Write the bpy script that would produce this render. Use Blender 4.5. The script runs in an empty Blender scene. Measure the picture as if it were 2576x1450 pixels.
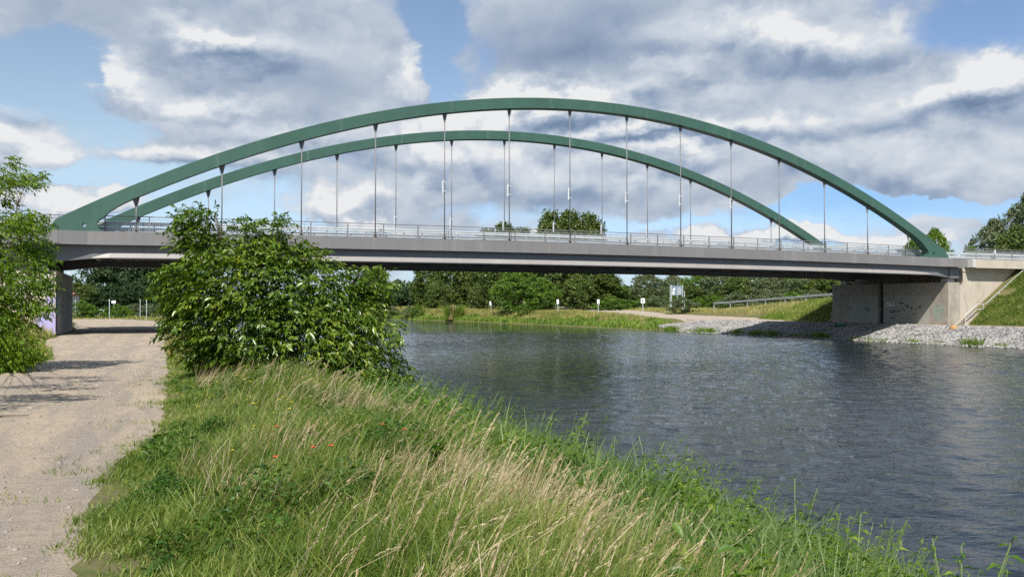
import bpy, math, random
import numpy as np
from mathutils import Vector, Matrix
R = math.radians
rng = np.random.default_rng(7)
random.seed(7)
SC = bpy.context.scene
COL = SC.collection

# ------------------------------------------------------------------ camera
YAW, PITCH, FPX, EYE = 0.4088, 0.0201, 2130.0, 1.75      # FPX: focal length for a 2576 px wide frame
cam_d = bpy.data.cameras.new('camera'); cam = bpy.data.objects.new('camera', cam_d); COL.objects.link(cam)
cam.location = (0, 0, EYE); cam.rotation_euler = (math.pi/2 + PITCH, 0, -YAW)
cam_d.sensor_width = 36.0; cam_d.lens = 36.0*FPX/2576.0
cam_d.clip_start = 0.05; cam_d.clip_end = 6000
SC.camera = cam

# ------------------------------------------------------------------ sun direction (rays travel along KX, KY, -1)
KX, KY = 0.45, 0.80
SUN_EL = math.atan(1/math.hypot(KX, KY)); SUN_AZ = math.atan2(-KX, -KY)      # azimuth from +Y towards +X
sun_d = bpy.data.lights.new('sun', 'SUN'); sun = bpy.data.objects.new('sun', sun_d); COL.objects.link(sun)
sun_d.energy = 5.0; sun_d.angle = R(0.55); sun_d.color = (1.0, 0.95, 0.87)
sun.rotation_euler = Vector((KX, KY, -1)).to_track_quat('-Z', 'Y').to_euler()
sun.location = (-40, -80, 120)

SC.view_settings.view_transform = 'Standard'; SC.view_settings.look = 'None'
SC.view_settings.gamma = 1; SC.view_settings.use_curve_mapping = False
SC.view_settings.exposure = 0.38
SC.cycles.use_adaptive_sampling = True
SC.cycles.max_bounces = 6; SC.cycles.diffuse_bounces = 3; SC.cycles.glossy_bounces = 3
SC.cycles.transmission_bounces = 3; SC.cycles.transparent_max_bounces = 4
SC.cycles.use_denoising = False

# ------------------------------------------------------------------ node helpers
class NT:
    def __init__(s, tree):
        s.t = tree; s.n = tree.nodes; s.l = tree.links
        s.n.clear()
    def new(s, typ, **kw):
        nd = s.n.new(typ)
        for k, v in kw.items(): setattr(nd, k, v)
        return nd
    def link(s, a, b): s.l.new(a, b)
    def setin(s, sock, v):
        if hasattr(v, 'is_linked') or isinstance(v, bpy.types.NodeSocket): s.l.new(v, sock)
        else: sock.default_value = v
    def math(s, op, a, b=None, c=None, clamp=False):
        nd = s.new('ShaderNodeMath', operation=op); nd.use_clamp = clamp
        s.setin(nd.inputs[0], a)
        if b is not None: s.setin(nd.inputs[1], b)
        if c is not None: s.setin(nd.inputs[2], c)
        return nd.outputs[0]
    def vmath(s, op, a, b=None):
        nd = s.new('ShaderNodeVectorMath', operation=op)
        s.setin(nd.inputs[0], a)
        if b is not None: s.setin(nd.inputs[1], b)
        return nd.outputs['Value'] if op in ('LENGTH', 'DOT_PRODUCT', 'DISTANCE') else nd.outputs['Vector']
    def noise(s, vec, scale, detail=4, rough=0.55, dist=0.0, out='Fac'):
        nd = s.new('ShaderNodeTexNoise'); s.setin(nd.inputs['Vector'], vec)
        nd.inputs['Scale'].default_value = scale; nd.inputs['Detail'].default_value = detail
        nd.inputs['Roughness'].default_value = rough; nd.inputs['Distortion'].default_value = dist
        return nd.outputs[out]
    def maprange(s, v, a, b, c=0.0, d=1.0, smooth=False):
        nd = s.new('ShaderNodeMapRange'); nd.interpolation_type = 'SMOOTHSTEP' if smooth else 'LINEAR'
        s.setin(nd.inputs[0], v)
        for i, x in enumerate((a, b, c, d)): s.setin(nd.inputs[i+1], x)
        return nd.outputs[0]
    def mix(s, f, a, b):
        nd = s.new('ShaderNodeMix', data_type='RGBA')
        s.setin(nd.inputs[0], f)
        for sock, v in ((nd.inputs[6], a), (nd.inputs[7], b)):
            if isinstance(v, (tuple, list)): v = tuple(v)+(1.0,) if len(v) == 3 else v
            s.setin(sock, v)
        return nd.outputs[2]
    def ramp(s, f, stops):
        nd = s.new('ShaderNodeValToRGB'); cr = nd.color_ramp
        while len(cr.elements) < len(stops): cr.elements.new(0.5)
        for e, (p, c) in zip(cr.elements, stops): e.position = p; e.color = tuple(c)+(1.0,)
        s.setin(nd.inputs[0], f); return nd.outputs[0]
    def scale_vec(s, vec, v):
        nd = s.new('ShaderNodeVectorMath', operation='MULTIPLY'); s.setin(nd.inputs[0], vec); nd.inputs[1].default_value = v
        return nd.outputs[0]

def dsp_dir(px, py):
    """direction (azimuth from +Y, elevation) seen at photo position px,py (2576 wide)"""
    x = (px-1288)/FPX; u = (725-py)/FPX
    d = math.cos(PITCH)-u*math.sin(PITCH); z = math.sin(PITCH)+u*math.cos(PITCH)
    X = x*math.cos(YAW)+d*math.sin(YAW); Y = -x*math.sin(YAW)+d*math.cos(YAW)
    return math.atan2(X, Y), math.atan2(z, math.hypot(X, Y))

# ------------------------------------------------------------------ world: Nishita sky with cumulus clouds laid out by compass direction
world = bpy.data.worlds.new('World'); SC.world = world; world.use_nodes = True
w = NT(world.node_tree)
wo = w.new('ShaderNodeOutputWorld')
sky = w.new('ShaderNodeTexSky', sky_type='NISHITA', sun_disc=False)
sky.sun_elevation = SUN_EL; sky.sun_rotation = SUN_AZ; sky.altitude = 40; sky.air_density = 1.0; sky.dust_density = 0.6; sky.ozone_density = 1.6
tc = w.new('ShaderNodeTexCoord'); V = tc.outputs['Generated']
sep = w.new('ShaderNodeSeparateXYZ'); w.link(V, sep.inputs[0])
az = w.math('ARCTAN2', sep.outputs[0], sep.outputs[1])
el = w.math('ARCSINE', sep.outputs[2])
comb = w.new('ShaderNodeCombineXYZ'); w.link(az, comb.inputs[0]); w.link(el, comb.inputs[1]); UV = comb.outputs[0]
warpA = w.noise(w.scale_vec(V, (1, 1, 1.6)), 4.2, 2, 0.5, out='Color')
warpB = w.noise(w.scale_vec(V, (1, 1, 1.7)), 15.0, 8, 0.62, out='Color')
def centred(c, amp):
    v = w.vmath('SUBTRACT', c, (0.5, 0.5, 0.5)); return w.scale_vec(v, (amp, amp*0.7, 0))
UVW = w.vmath('ADD', w.vmath('ADD', UV, centred(warpA, 0.10)), centred(warpB, 0.085))
UVS = w.vmath('ADD', w.vmath('ADD', UV, centred(warpA, 0.08)), centred(warpB, 0.035))
def blobs(lst, uv):
    tot = None
    for px, py, rx, ry, amp in lst:
        a, e = dsp_dir(px, py)
        d = w.vmath('SUBTRACT', uv, (a, e, 0))
        d = w.scale_vec(d, (FPX/rx, FPX/ry, 1))
        r = w.vmath('LENGTH', d)
        g = w.maprange(r, 0.0, 1.35, amp, 0.0, smooth=True)
        tot = g if tot is None else w.math('ADD', tot, g)
    return tot
MASK = [(1250, 440, 420, 110, .8), (1800, 470, 420, 80, .7), (2350, 440, 300, 80, .5), (700, 430, 260, 50, .3), (430, 60, 520, 150, .9), (800, 190, 340, 190, .9), (330, 190, 170, 80, .8), (560, 300, 340, 90, .8), (900, 30, 260, 120, .8),
        (520, 385, 280, 60, .6), (40, 350, 190, 90, .7), (215, 505, 130, 42, .9), (800, 510, 130, 55, .9), (1020, 180, 60, 100, .6),
        (1500, 70, 430, 170, 1.2), (1160, 300, 240, 80, 1.0), (1330, 225, 220, 60, 1.0), (1060, 430, 290, 120, .8), (1960, 110, 450, 190, 1.1),
        (1700, 330, 480, 130, .9), (2350, 260, 400, 200, 1.0), (2100, 400, 450, 110, .9), (1500, 470, 380, 70, .55), (2000, 595, 520, 26, .8),
        (2420, 545, 230, 22, .7), (1300, 575, 500, 30, .5), (100, 560, 250, 30, .4), (700, 640, 500, 40, .4), (60, 0, 280, 80, .9), (1800, 440, 320, 60, .7),
        (110, 160, 210, 95, -1.3), (1100, 90, 75, 150, -1.5), (1150, 500, 150, 45, -.8), (2210, 512, 320, 28, -2.0), (2490, 50, 170, 70, -1.1), (190, 425, 150, 34, -.7), (1750, 556, 330, 18, -.9), (960, 440, 70, 60, -.5), (300, 300, 120, 60, -.8), (680, 560, 200, 30, -.5)]
DARK = [(570, 175, 300, 50, 1.0), (830, 215, 270, 110, .95), (70, 20, 280, 60, .9), (350, 20, 320, 50, .6), (520, 330, 330, 24, .55), (1480, 70, 380, 120, 1.5), (1330, 150, 240, 70, 1.1), (1600, 130, 220, 60, .9),
        (1950, 215, 280, 55, 1.0), (2300, 330, 300, 70, .5), (1700, 355, 220, 45, .7), (2450, 270, 140, 60, .6), (1300, 470, 300, 70, .65), (700, 40, 280, 60, .5),
        (1900, 480, 500, 45, .55), (600, 425, 300, 30, .3), (2150, 60, 120, 60, .3)]
CUM = [(1250, 450, 260, 60, .4), (1600, 470, 260, 40, .4), (1750, 250, 300, 50, .4), (700, 320, 260, 40, .4), (150, 420, 120, 30, .3), (2400, 440, 200, 50, .4), (1110, 305, 270, 80, 1.2), (1310, 238, 200, 50, 1.2), (1200, 370, 200, 50, .9), (300, 195, 130, 42, .7), (560, 108, 190, 36, .7), (200, 508, 120, 42, 1.2), (800, 508, 110, 52, 1.2), (960, 545, 140, 24, .8), (60, 355, 150, 52, .9), (470, 388, 220, 40, .8), (1720, 165, 100, 46, .8), (1850, 70, 220, 60, .9), (2060, 110, 190, 56, .9),
       (2500, 190, 130, 50, 1.0), (2330, 250, 200, 46, .6), (1950, 600, 360, 26, 1.2), (1020, 165, 46, 64, .9), (1580, 330, 220, 30, .7), (1690, 400, 160, 34, .7), (1480, 235, 180, 40, .6), (1900, 320, 260, 34, .5), (930, 470, 80, 40, .6), (1420, 600, 300, 18, .7), (560, 250, 150, 26, .4), (2200, 400, 260, 50, .5), (1400, 420, 200, 50, .5), (40, 240, 60, 40, .4)]
UVC = w.vmath('ADD', w.vmath('ADD', UV, centred(warpA, 0.13)), centred(warpB, 0.10))
cm = blobs(CUM, UVC)
# puffy height field, evaluated here and a little nearer the light, gives lit tops and shaded undersides
P0 = w.vmath('ADD', w.scale_vec(V, (1, 1, 1.35)), centred(w.noise(V, 7.0, 7, 0.6, out='Color'), 0.16))
def billows(p):
    tot = None
    for sc_, am in ((6.0, .62), (14.0, .27), (34.0, .13)):
        nn_ = w.noise(p, sc_, 1, 0.4)
        v_ = w.math('MULTIPLY', w.math('ABSOLUTE', w.math('SUBTRACT', nn_, 0.5)), am*4.2); tot = v_ if tot is None else w.math('ADD', tot, v_)
    return tot
hp = billows(P0); hq = billows(w.vmath('ADD', P0, (-0.006, -0.003, 0.022)))
detail = w.noise(w.scale_vec(V, (1, 1, 1.6)), 4.2, 8, 0.56, 0.2)
fine = w.noise(w.scale_vec(V, (1, 1, 1.7)), 30.0, 8, 0.66)
m = w.math('ADD', w.math('MULTIPLY', blobs(MASK, UVW), 1.25), w.math('MULTIPLY', w.math('SUBTRACT', detail, 0.42), 1.6))
m = w.math('ADD', m, w.math('MULTIPLY', cm, 0.9))
m = w.math('ADD', m, w.math('MULTIPLY', w.math('SUBTRACT', fine, 0.5), 0.75))
m = w.math('ADD', m, w.math('MULTIPLY', w.math('SUBTRACT', hp, 0.30), 1.5))
high = w.maprange(el, 0.36, 0.62, 0.0, 0.16, smooth=True)
m = w.math('ADD', m, high)
mask = w.maprange(m, w.maprange(cm, 0.0, 0.6, -0.05, 0.30), w.maprange(cm, 0.0, 0.6, 1.25, 0.90), 0.0, 1.0, smooth=True)
mask = w.math('MULTIPLY', mask, w.maprange(el, -0.01, 0.03, 0.75, 1.0))
dk = blobs(DARK, UVS)
soft = w.maprange(dk, 0.1, 0.9, 0.82, 0.36)
offs = w.vmath('ADD', V, (-0.012, -0.012, 0.030))
d2 = w.noise(w.scale_vec(offs, (1, 1, 1.6)), 4.2, 8, 0.56, 0.2)
relief = w.math('MULTIPLY', w.math('SUBTRACT', detail, d2), 0.9)
relief = w.math('ADD', relief, w.math('MULTIPLY', w.math('SUBTRACT', hp, hq), w.maprange(cm, 0.0, 0.8, 0.75, 1.35)))
relief = w.math('ADD', relief, w.math('MULTIPLY', w.math('SUBTRACT', fine, 0.5), 0.20))
relief = w.math('MULTIPLY', relief, soft)
cup = blobs(CUM, w.vmath('ADD', UVC, (-0.004, 0.014, 0)))
rim = w.math('MULTIPLY', w.math('SUBTRACT', cm, cup), 0.7)
sh = w.math('SUBTRACT', w.math('ADD', 0.60, relief), w.math('MULTIPLY', dk, 0.19))
sh = w.math('ADD', sh, w.math('ADD', w.math('MULTIPLY', cm, 0.17), rim))
sh = w.math('SUBTRACT', sh, w.math('MULTIPLY', high, -1.2))
ccol = w.ramp(sh, [(0.0, (0.16, 0.235, 0.365)), (0.28, (0.30, 0.38, 0.51)), (0.56, (0.48, 0.545, 0.64)), (0.82, (0.63, 0.675, 0.74)), (1.0, (0.80, 0.81, 0.82))])
bg1 = w.new('ShaderNodeBackground'); bg1.inputs[1].default_value = 0.100
deep = w.mix(w.maprange(az, 0.0, 0.8, 0.0, 1.0), (1.22, 1.12, 1.02), (0.95, 0.96, 1.04))
deep = w.mix(w.maprange(el, 0.0, 0.16, 1.0, 0.0), deep, (0.60, 0.78, 1.16))
deep = w.mix(w.maprange(el, 0.35, 0.6, 0.0, 1.0), deep, (1.0, 1.0, 1.0))
low = blobs([(2150, 505, 440, 44, 1.0), (1350, 510, 260, 40, .5)], UVW)
deep = w.mix(w.math('MULTIPLY', low, 0.8), deep, (0.56, 0.75, 1.0))
mul = w.new('ShaderNodeMix', data_type='RGBA', blend_type='MULTIPLY'); mul.inputs[0].default_value = 1
w.link(sky.outputs[0], mul.inputs[6]); w.link(deep, mul.inputs[7]); w.link(mul.outputs[2], bg1.inputs[0])
bg2 = w.new('ShaderNodeBackground'); w.link(ccol, bg2.inputs[0]); bg2.inputs[1].default_value = 0.80
mxs = w.new('ShaderNodeMixShader'); w.link(mask, mxs.inputs[0]); w.link(bg1.outputs[0], mxs.inputs[1]); w.link(bg2.outputs[0], mxs.inputs[2])
w.link(mxs.outputs[0], wo.inputs[0])
world.cycles.sampling_method = 'MANUAL'; world.cycles.sample_map_resolution = 512

# ------------------------------------------------------------------ material helpers
def base_mat(name):
    m = bpy.data.materials.new(name); m.use_nodes = True
    t = NT(m.node_tree); o = t.new('ShaderNodeOutputMaterial'); p = t.new('ShaderNodeBsdfPrincipled')
    t.link(p.outputs[0], o.inputs[0]); return m, t, p, o
def simple(name, col, rough=0.6, var=0.12, scale=3.0, bump=0.0, bscale=30.0, metal=0.0, stain=None, spec=0.5, stretch=(1, 1, 1)):
    m, t, p, o = base_mat(name)
    c = t.new('ShaderNodeTexCoord'); v = t.scale_vec(c.outputs['Object'], stretch)
    n = t.noise(v, scale, 6, 0.6)
    k0 = tuple(x*(1-var) for x in col); k1 = tuple(min(1, x*(1+var)) for x in col)
    cc = t.mix(t.maprange(n, 0.3, 0.7), k0, k1)
    n2 = t.noise(v, scale*9, 4, 0.6)
    cc = t.mix(t.math('MULTIPLY', t.maprange(n2, 0.4, 0.75), 0.35), cc, tuple(x*(1-var*1.6) for x in col))
    if stain:
        scol, amt, ss = stain
        n3 = t.noise(t.scale_vec(c.outputs['Object'], (1, 1, 0.25)), ss, 5, 0.65)
        cc = t.mix(t.math('MULTIPLY', t.maprange(n3, 0.5, 0.72, smooth=True), amt), cc, scol)
    if stain:
        n4 = t.noise(t.scale_vec(c.outputs['Object'], (1, 1, 0.10)), 2.6, 4, 0.6)
        cc = t.mix(t.math('MULTIPLY', t.maprange(n4, 0.52, 0.74, smooth=True), .30), cc, tuple(x*.72 for x in col))
    t.link(cc, p.inputs['Base Color']); p.inputs['Roughness'].default_value = rough; p.inputs['Metallic'].default_value = metal
    p.inputs['Specular IOR Level'].default_value = spec
    if bump:
        b = t.new('ShaderNodeBump'); b.inputs['Strength'].default_value = bump; b.inputs['Distance'].default_value = 0.02
        t.link(t.noise(v, bscale, 5, 0.6), b.inputs['Height']); t.link(b.outputs[0], p.inputs['Normal'])
    return m
def leafmat(name, stops, transl=0.35, rough=0.5, nscale=0.6, spec=0.35):
    """foliage: colour varies leaf by leaf and slowly through the plant; part of the light passes through"""
    m = bpy.data.materials.new(name); m.use_nodes = True
    t = NT(m.node_tree); o = t.new('ShaderNodeOutputMaterial')
    g = t.new('ShaderNodeNewGeometry'); c = t.new('ShaderNodeTexCoord')
    n = t.noise(c.outputs['Object'], nscale, 3, 0.5)
    f = t.math('ADD', t.math('MULTIPLY', g.outputs['Random Per Island'], 0.62), t.math('MULTIPLY', t.maprange(n, 0.3, 0.7), 0.38))
    col = t.ramp(f, stops)
    p = t.new('ShaderNodeBsdfPrincipled'); t.link(col, p.inputs['Base Color']); p.inputs['Roughness'].default_value = rough
    p.inputs['Specular IOR Level'].default_value = spec
    tr = t.new('ShaderNodeBsdfTranslucent')
    hs = t.new('ShaderNodeHueSaturation'); hs.inputs['Saturation'].default_value = 1.15; hs.inputs['Value'].default_value = 1.35; t.link(col, hs.inputs['Color'])
    t.link(hs.outputs[0], tr.inputs[0])
    mx = t.new('ShaderNodeMixShader'); mx.inputs[0].default_value = transl
    t.link(p.outputs[0], mx.inputs[1]); t.link(tr.outputs[0], mx.inputs[2]); t.link(mx.outputs[0], o.inputs[0])
    return m
M = {}
M['green_steel'] = simple('green painted steel', (0.044, 0.104, 0.079), 0.42, 0.12, 0.35, spec=0.4, stain=((0.062, 0.128, 0.100), 0.6, 0.5))
M['green_band'] = simple('green touch-up paint', (0.055, 0.118, 0.090), 0.5, 0.2, 1.5)
M['grey_steel'] = simple('grey painted steel', (0.18, 0.176, 0.177), 0.5, 0.07, 0.3, spec=0.4, stain=((0.255, 0.25, 0.245), 0.5, 0.5))
M['dark_steel'] = simple('dark grey painted steel', (0.15, 0.15, 0.155), 0.55, 0.1, 0.4)
M['girder_steel'] = simple('bluish grey painted steel', (0.135, 0.142, 0.155), 0.5, 0.1, 0.35, stain=((0.20, 0.215, 0.23), 0.6, 0.35))
M['sunlit_steel'] = simple('sunlit light grey steel', (0.27, 0.255, 0.245), 0.5, 0.07, 0.4, stain=((0.34, 0.33, 0.32), 0.5, 0.5))  # sunlit copy of the girder steel, the light put into its colour
M['galv'] = simple('galvanised steel', (0.58, 0.62, 0.64), 0.45, 0.12, 2.0, metal=0.15)
M['rail_steel'] = simple('railing paint', (0.17, 0.165, 0.17), 0.5, 0.08, 1.0)
M['infill'] = simple('railing bar zinc', (0.33, 0.34, 0.35), 0.5, 0.1, 2.0)
M['asphalt'] = simple('asphalt', (0.06, 0.06, 0.062), 0.9, 0.15, 3.0, 0.3, 60)
M['concrete'] = simple('cast concrete', (0.46, 0.41, 0.34), 0.85, 0.10, 0.8, 0.25, 14, stain=((0.27, 0.235, 0.19), 0.5, 0.9), spec=0.2)
M['concrete_dark'] = simple('weathered concrete', (0.34, 0.31, 0.262), 0.88, 0.18, 1.3, 0.3, 12, stain=((0.16, 0.15, 0.12), 0.6, 1.1), spec=0.2)
M['panel'] = simple('wall coating', (0.35, 0.35, 0.31), 0.8, 0.06, 1.2, 0.1, 20, stain=((0.24, 0.26, 0.25), 0.4, 0.8), spec=0.2)
M['white_concrete'] = simple('pale bearing plinth', (0.50, 0.49, 0.46), 0.8, 0.08, 2)
M['black'] = simple('black plastic pipe', (0.012, 0.012, 0.013), 0.5, 0.1, 2)
M['white'] = simple('white sign enamel', (0.72, 0.74, 0.74), 0.4, 0.05, 2)
M['ink'] = simple('black lettering', (0.015, 0.018, 0.02), 0.5, 0.0, 2)
M['wood'] = simple('bark', (0.10, 0.080, 0.058), 0.9, 0.3, 6, 0.6, 18, stretch=(1, 1, .3))
M['twig'] = simple('twig bark', (0.085, 0.07, 0.045), 0.8, 0.3, 8)
M['pale_bark'] = simple('pale bark', (0.26, 0.24, 0.20), 0.85, 0.3, 3, 0.4, 12, stretch=(1, 1, .3))
M['stone'] = leafmat('riprap stone', [(0, (0.10, 0.10, 0.11)), (.3, (0.21, 0.205, 0.20)), (.62, (0.30, 0.292, 0.28)), (.95, (0.39, 0.375, 0.35)), (1, (0.36, 0.25, 0.13))], 0.0, 0.85, 0.5, 0.2)
M['orange_stone'] = simple('orange stone', (0.42, 0.24, 0.10), 0.85, 0.2, 4, 0.4, 8)
M['pebble'] = leafmat('pebble', [(0, (0.13, 0.12, 0.11)), (.5, (0.26, 0.24, 0.21)), (1, (0.40, 0.37, 0.33))], 0.0, 0.8, 3)
M['walnut'] = leafmat('walnut leaf', [(0, (0.028, 0.064, 0.008)), (.42, (0.075, 0.140, 0.014)), (.78, (0.170, 0.240, 0.024)), (1, (0.36, 0.39, 0.06))], 0.30, 0.32, 0.7, 0.6)
M['maple'] = leafmat('ash maple leaf', [(0, (0.035, 0.085, 0.008)), (.5, (0.11, 0.20, 0.014)), (.85, (0.21, 0.29, 0.02)), (1, (0.30, 0.34, 0.03))], 0.45, 0.45, 0.5)
M['poplar'] = leafmat('poplar leaf', [(0, (0.030, 0.058, 0.015)), (.4, (0.075, 0.115, 0.024)), (.8, (0.15, 0.195, 0.042)), (1, (0.28, 0.30, 0.12))], 0.25, 0.45, 0.22)
M['bright_tree'] = leafmat('bright deciduous leaf', [(0, (0.040, 0.090, 0.012)), (.5, (0.095, 0.185, 0.020)), (1, (0.21, 0.30, 0.04))], 0.3, 0.5, 0.22)
M['willow'] = leafmat('grey green willow leaf', [(0, (0.050, 0.075, 0.032)), (.5, (0.115, 0.150, 0.065)), (1, (0.24, 0.27, 0.15))], 0.25, 0.5, 0.22)
M['dark_tree'] = leafmat('dark woodland leaf', [(0, (0.016, 0.038, 0.014)), (.5, (0.034, 0.068, 0.022)), (1, (0.075, 0.125, 0.036))], 0.2, 0.55, 0.2)
M['hazy_tree'] = leafmat('haze tinted willow leaf', [(0, (0.050, 0.075, 0.060)), (.5, (0.085, 0.115, 0.085)), (1, (0.13, 0.16, 0.12))], 0.2, 0.6, 0.2)  # distance haze put into the leaf colour as a bluish tint
M['grass'] = leafmat('green grass blade', [(0, (0.038, 0.080, 0.012)), (.35, (0.100, 0.165, 0.024)), (.68, (0.215, 0.275, 0.050)), (1, (0.50, 0.45, 0.20))], 0.38, 0.45, 0.55)
M['dry'] = leafmat('dry grass stalk', [(0, (0.22, 0.17, 0.08)), (.5, (0.42, 0.33, 0.19)), (1, (0.60, 0.51, 0.36))], 0.3, 0.6, 0.8)
M['herb'] = leafmat('bank herb leaf', [(0, (0.026, 0.075, 0.010)), (.45, (0.080, 0.17, 0.018)), (.8, (0.18, 0.28, 0.03)), (1, (0.38, 0.41, 0.06))], 0.42, 0.42, 0.6)
M['midherb'] = leafmat('meadow herb leaf', [(0, (0.020, 0.060, 0.010)), (.5, (0.050, 0.120, 0.016)), (1, (0.12, 0.20, 0.03))], 0.32, 0.5, 0.9)
M['reed'] = leafmat('reed leaf', [(0, (0.05, 0.10, 0.02)), (.5, (0.12, 0.20, 0.05)), (1, (0.24, 0.30, 0.11))], 0.4, 0.45, 0.7)
M['farbank'] = leafmat('far bank grass', [(0, (0.09, 0.13, 0.022)), (.4, (0.22, 0.235, 0.055)), (.75, (0.38, 0.33, 0.12)), (1, (0.52, 0.42, 0.22))], 0.3, 0.6, 0.10)
M['farherb'] = leafmat('far bank herbs', [(0, (0.05, 0.11, 0.014)), (.5, (0.13, 0.22, 0.028)), (1, (0.33, 0.38, 0.06))], 0.3, 0.55, 0.16)
M['tan_reed'] = leafmat('tan dead reed', [(0, (0.36, 0.25, 0.12)), (.5, (0.50, 0.37, 0.20)), (1, (0.60, 0.46, 0.28))], 0.2, 0.6, 1)
M['yellow'] = simple('yellow petals', (0.72, 0.60, 0.03), 0.6, 0.1, 8)
M['red'] = simple('red petals', (0.66, 0.085, 0.03), 0.6, 0.15, 8)
M['whitepetal'] = simple('white petals', (0.75, 0.75, 0.70), 0.6, 0.05, 8)
M['pipe_green'] = simple('green plastic', (0.01, 0.16, 0.075), 0.4, 0.08, 2)
M['roof_red'] = simple('red roof tile', (0.36, 0.16, 0.10), 0.8, 0.1, 2)
M['roof_blue'] = simple('slate blue roof', (0.12, 0.17, 0.24), 0.6, 0.08, 0.2)
M['hall'] = simple('pale hall cladding', (0.30, 0.33, 0.36), 0.7, 0.06, 0.3)
M['stem'] = simple('green stem', (0.09, 0.14, 0.03), 0.6, 0.2, 6)

# ------------------------------------------------------------------ mesh helpers
def finish(o, parent=None, label=None, cat=None, group=None, kind=None):
    COL.objects.link(o)
    if parent is not None: o.parent = parent
    if label: o['label'] = label
    if cat: o['category'] = cat
    if group: o['group'] = group
    if kind: o['kind'] = kind
    return o
def empty(name, loc, label, cat, group=None, rot=0.0):
    o = bpy.data.objects.new(name, None); o.location = loc; o.rotation_euler = (0, 0, rot); o.empty_display_size = 0.2
    return finish(o, None, label, cat, group)
def np_mesh(name, verts, faces, mats, smooth=False, mat_idx=None):
    """verts (N,3); faces (F,k) int array"""
    me = bpy.data.meshes.new(name)
    verts = np.asarray(verts, dtype=np.float32); faces = np.asarray(faces, dtype=np.int32)
    F, k = faces.shape
    me.vertices.add(len(verts)); me.vertices.foreach_set('co', verts.ravel())
    me.loops.add(F*k); me.loops.foreach_set('vertex_index', faces.ravel())
    me.polygons.add(F); me.polygons.foreach_set('loop_start', np.arange(F, dtype=np.int32)*k)
    me.polygons.foreach_set('loop_total', np.full(F, k, dtype=np.int32))
    if smooth: me.polygons.foreach_set('use_smooth', np.ones(F, dtype=bool))
    for m in (mats if isinstance(mats, (list, tuple)) else [mats]): me.materials.append(m)
    if mat_idx is not None: me.polygons.foreach_set('material_index', np.asarray(mat_idx, dtype=np.int32))
    me.update(calc_edges=True)
    return me
class MB:
    """collects boxes, bars, tubes, prisms into one mesh"""
    def __init__(s): s.v = []; s.f = []
    def add(s, vs, fs):
        b = len(s.v); s.v += [tuple(map(float, x)) for x in vs]; s.f += [tuple(i+b for i in f) for f in fs]; return s
    def box(s, x0, x1, y0, y1, z0, z1):
        return s.add([(x0, y0, z0), (x1, y0, z0), (x1, y1, z0), (x0, y1, z0), (x0, y0, z1), (x1, y0, z1), (x1, y1, z1), (x0, y1, z1)],
                     [(0, 3, 2, 1), (4, 5, 6, 7), (0, 1, 5, 4), (1, 2, 6, 5), (2, 3, 7, 6), (3, 0, 4, 7)])
    def prism(s, poly, axis, a, b):
        """poly: 2D points; extruded along axis between a and b. axis 'y': poly=(x,z); 'x': poly=(y,z); 'z': poly=(x,y)"""
        n = len(poly)
        def mk(p, t):
            return (p[0], t, p[1]) if axis == 'y' else ((t, p[0], p[1]) if axis == 'x' else (p[0], p[1], t))
        vs = [mk(p, a) for p in poly]+[mk(p, b) for p in poly]
        fs = [tuple(range(n)), tuple(range(2*n-1, n-1, -1))]+[(i, i+n, (i+1) % n+n, (i+1) % n) for i in range(n)]
        return s.add(vs, fs)
    def sweep(s, pts, prof, closed=True):
        """pts: list of (x,y,z) ring centres with ring points given directly: prof(i)-> list of 3D points"""
        rings = [prof(i) for i in range(len(pts))]; n = len(rings[0]); vs = [p for r in rings for p in r]; fs = []
        for i in range(len(rings)-1):
            for j in range(n if closed else n-1):
                a = i*n+j; b = i*n+(j+1) % n
                fs.append((a, b, b+n, a+n))
        if closed:
            fs.append(tuple(range(n-1, -1, -1))); fs.append(tuple(range((len(rings)-1)*n, len(rings)*n)))
        return s.add(vs, fs)
    def tube(s, pts, rad, n=6):
        pts = [Vector(p) for p in pts]
        rads = rad if isinstance(rad, (list, tuple)) else [rad]*len(pts)
        rings = []
        for i, p in enumerate(pts):
            d = (pts[min(i+1, len(pts)-1)]-pts[max(i-1, 0)]).normalized()
            a = d.cross(Vector((0, 0, 1)))
            if a.length < 1e-3: a = d.cross(Vector((0, 1, 0)))
            a.normalize(); b = d.cross(a)
            rings.append([p+a*math.cos(2*math.pi*k/n)*rads[i]+b*math.sin(2*math.pi*k/n)*rads[i] for k in range(n)])
        return s.sweep(pts, lambda i: rings[i])
    def mesh(s, name, mat, smooth=False):
        me = bpy.data.meshes.new(name); me.from_pydata(s.v, [], s.f); me.materials.append(mat); me.update()
        import bmesh
        bm = bmesh.new(); bm.from_mesh(me); bmesh.ops.recalc_face_normals(bm, faces=bm.faces); bm.to_mesh(me); bm.free()
        if smooth: me.polygons.foreach_set('use_smooth', [True]*len(me.polygons))
        return me
    def obj(s, name, mat, parent=None, smooth=False, bevel=0.0, **kw):
        o = bpy.data.objects.new(name, s.mesh(name, mat, smooth)); finish(o, parent, **kw)
        if bevel:
            b = o.modifiers.new('bevel', 'BEVEL'); b.width = bevel; b.segments = 2; b.limit_method = 'ANGLE'
        return o
def copy_tree(o, parent=None, loc=None, rot=None, scale=None, **kw):
    kids = [c for c in bpy.data.objects if c.parent == o] if not hasattr(o, '_k') else o._k
    c = o.copy(); COL.objects.link(c); c.parent = parent
    if loc is not None: c.location = loc
    if rot is not None: c.rotation_euler = (0, 0, rot)
    if scale is not None: c.scale = scale if isinstance(scale, tuple) else (scale,)*3
    for k, v in kw.items(): c[k] = v
    for ch in kids: copy_tree(ch, c)
    return c
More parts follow.
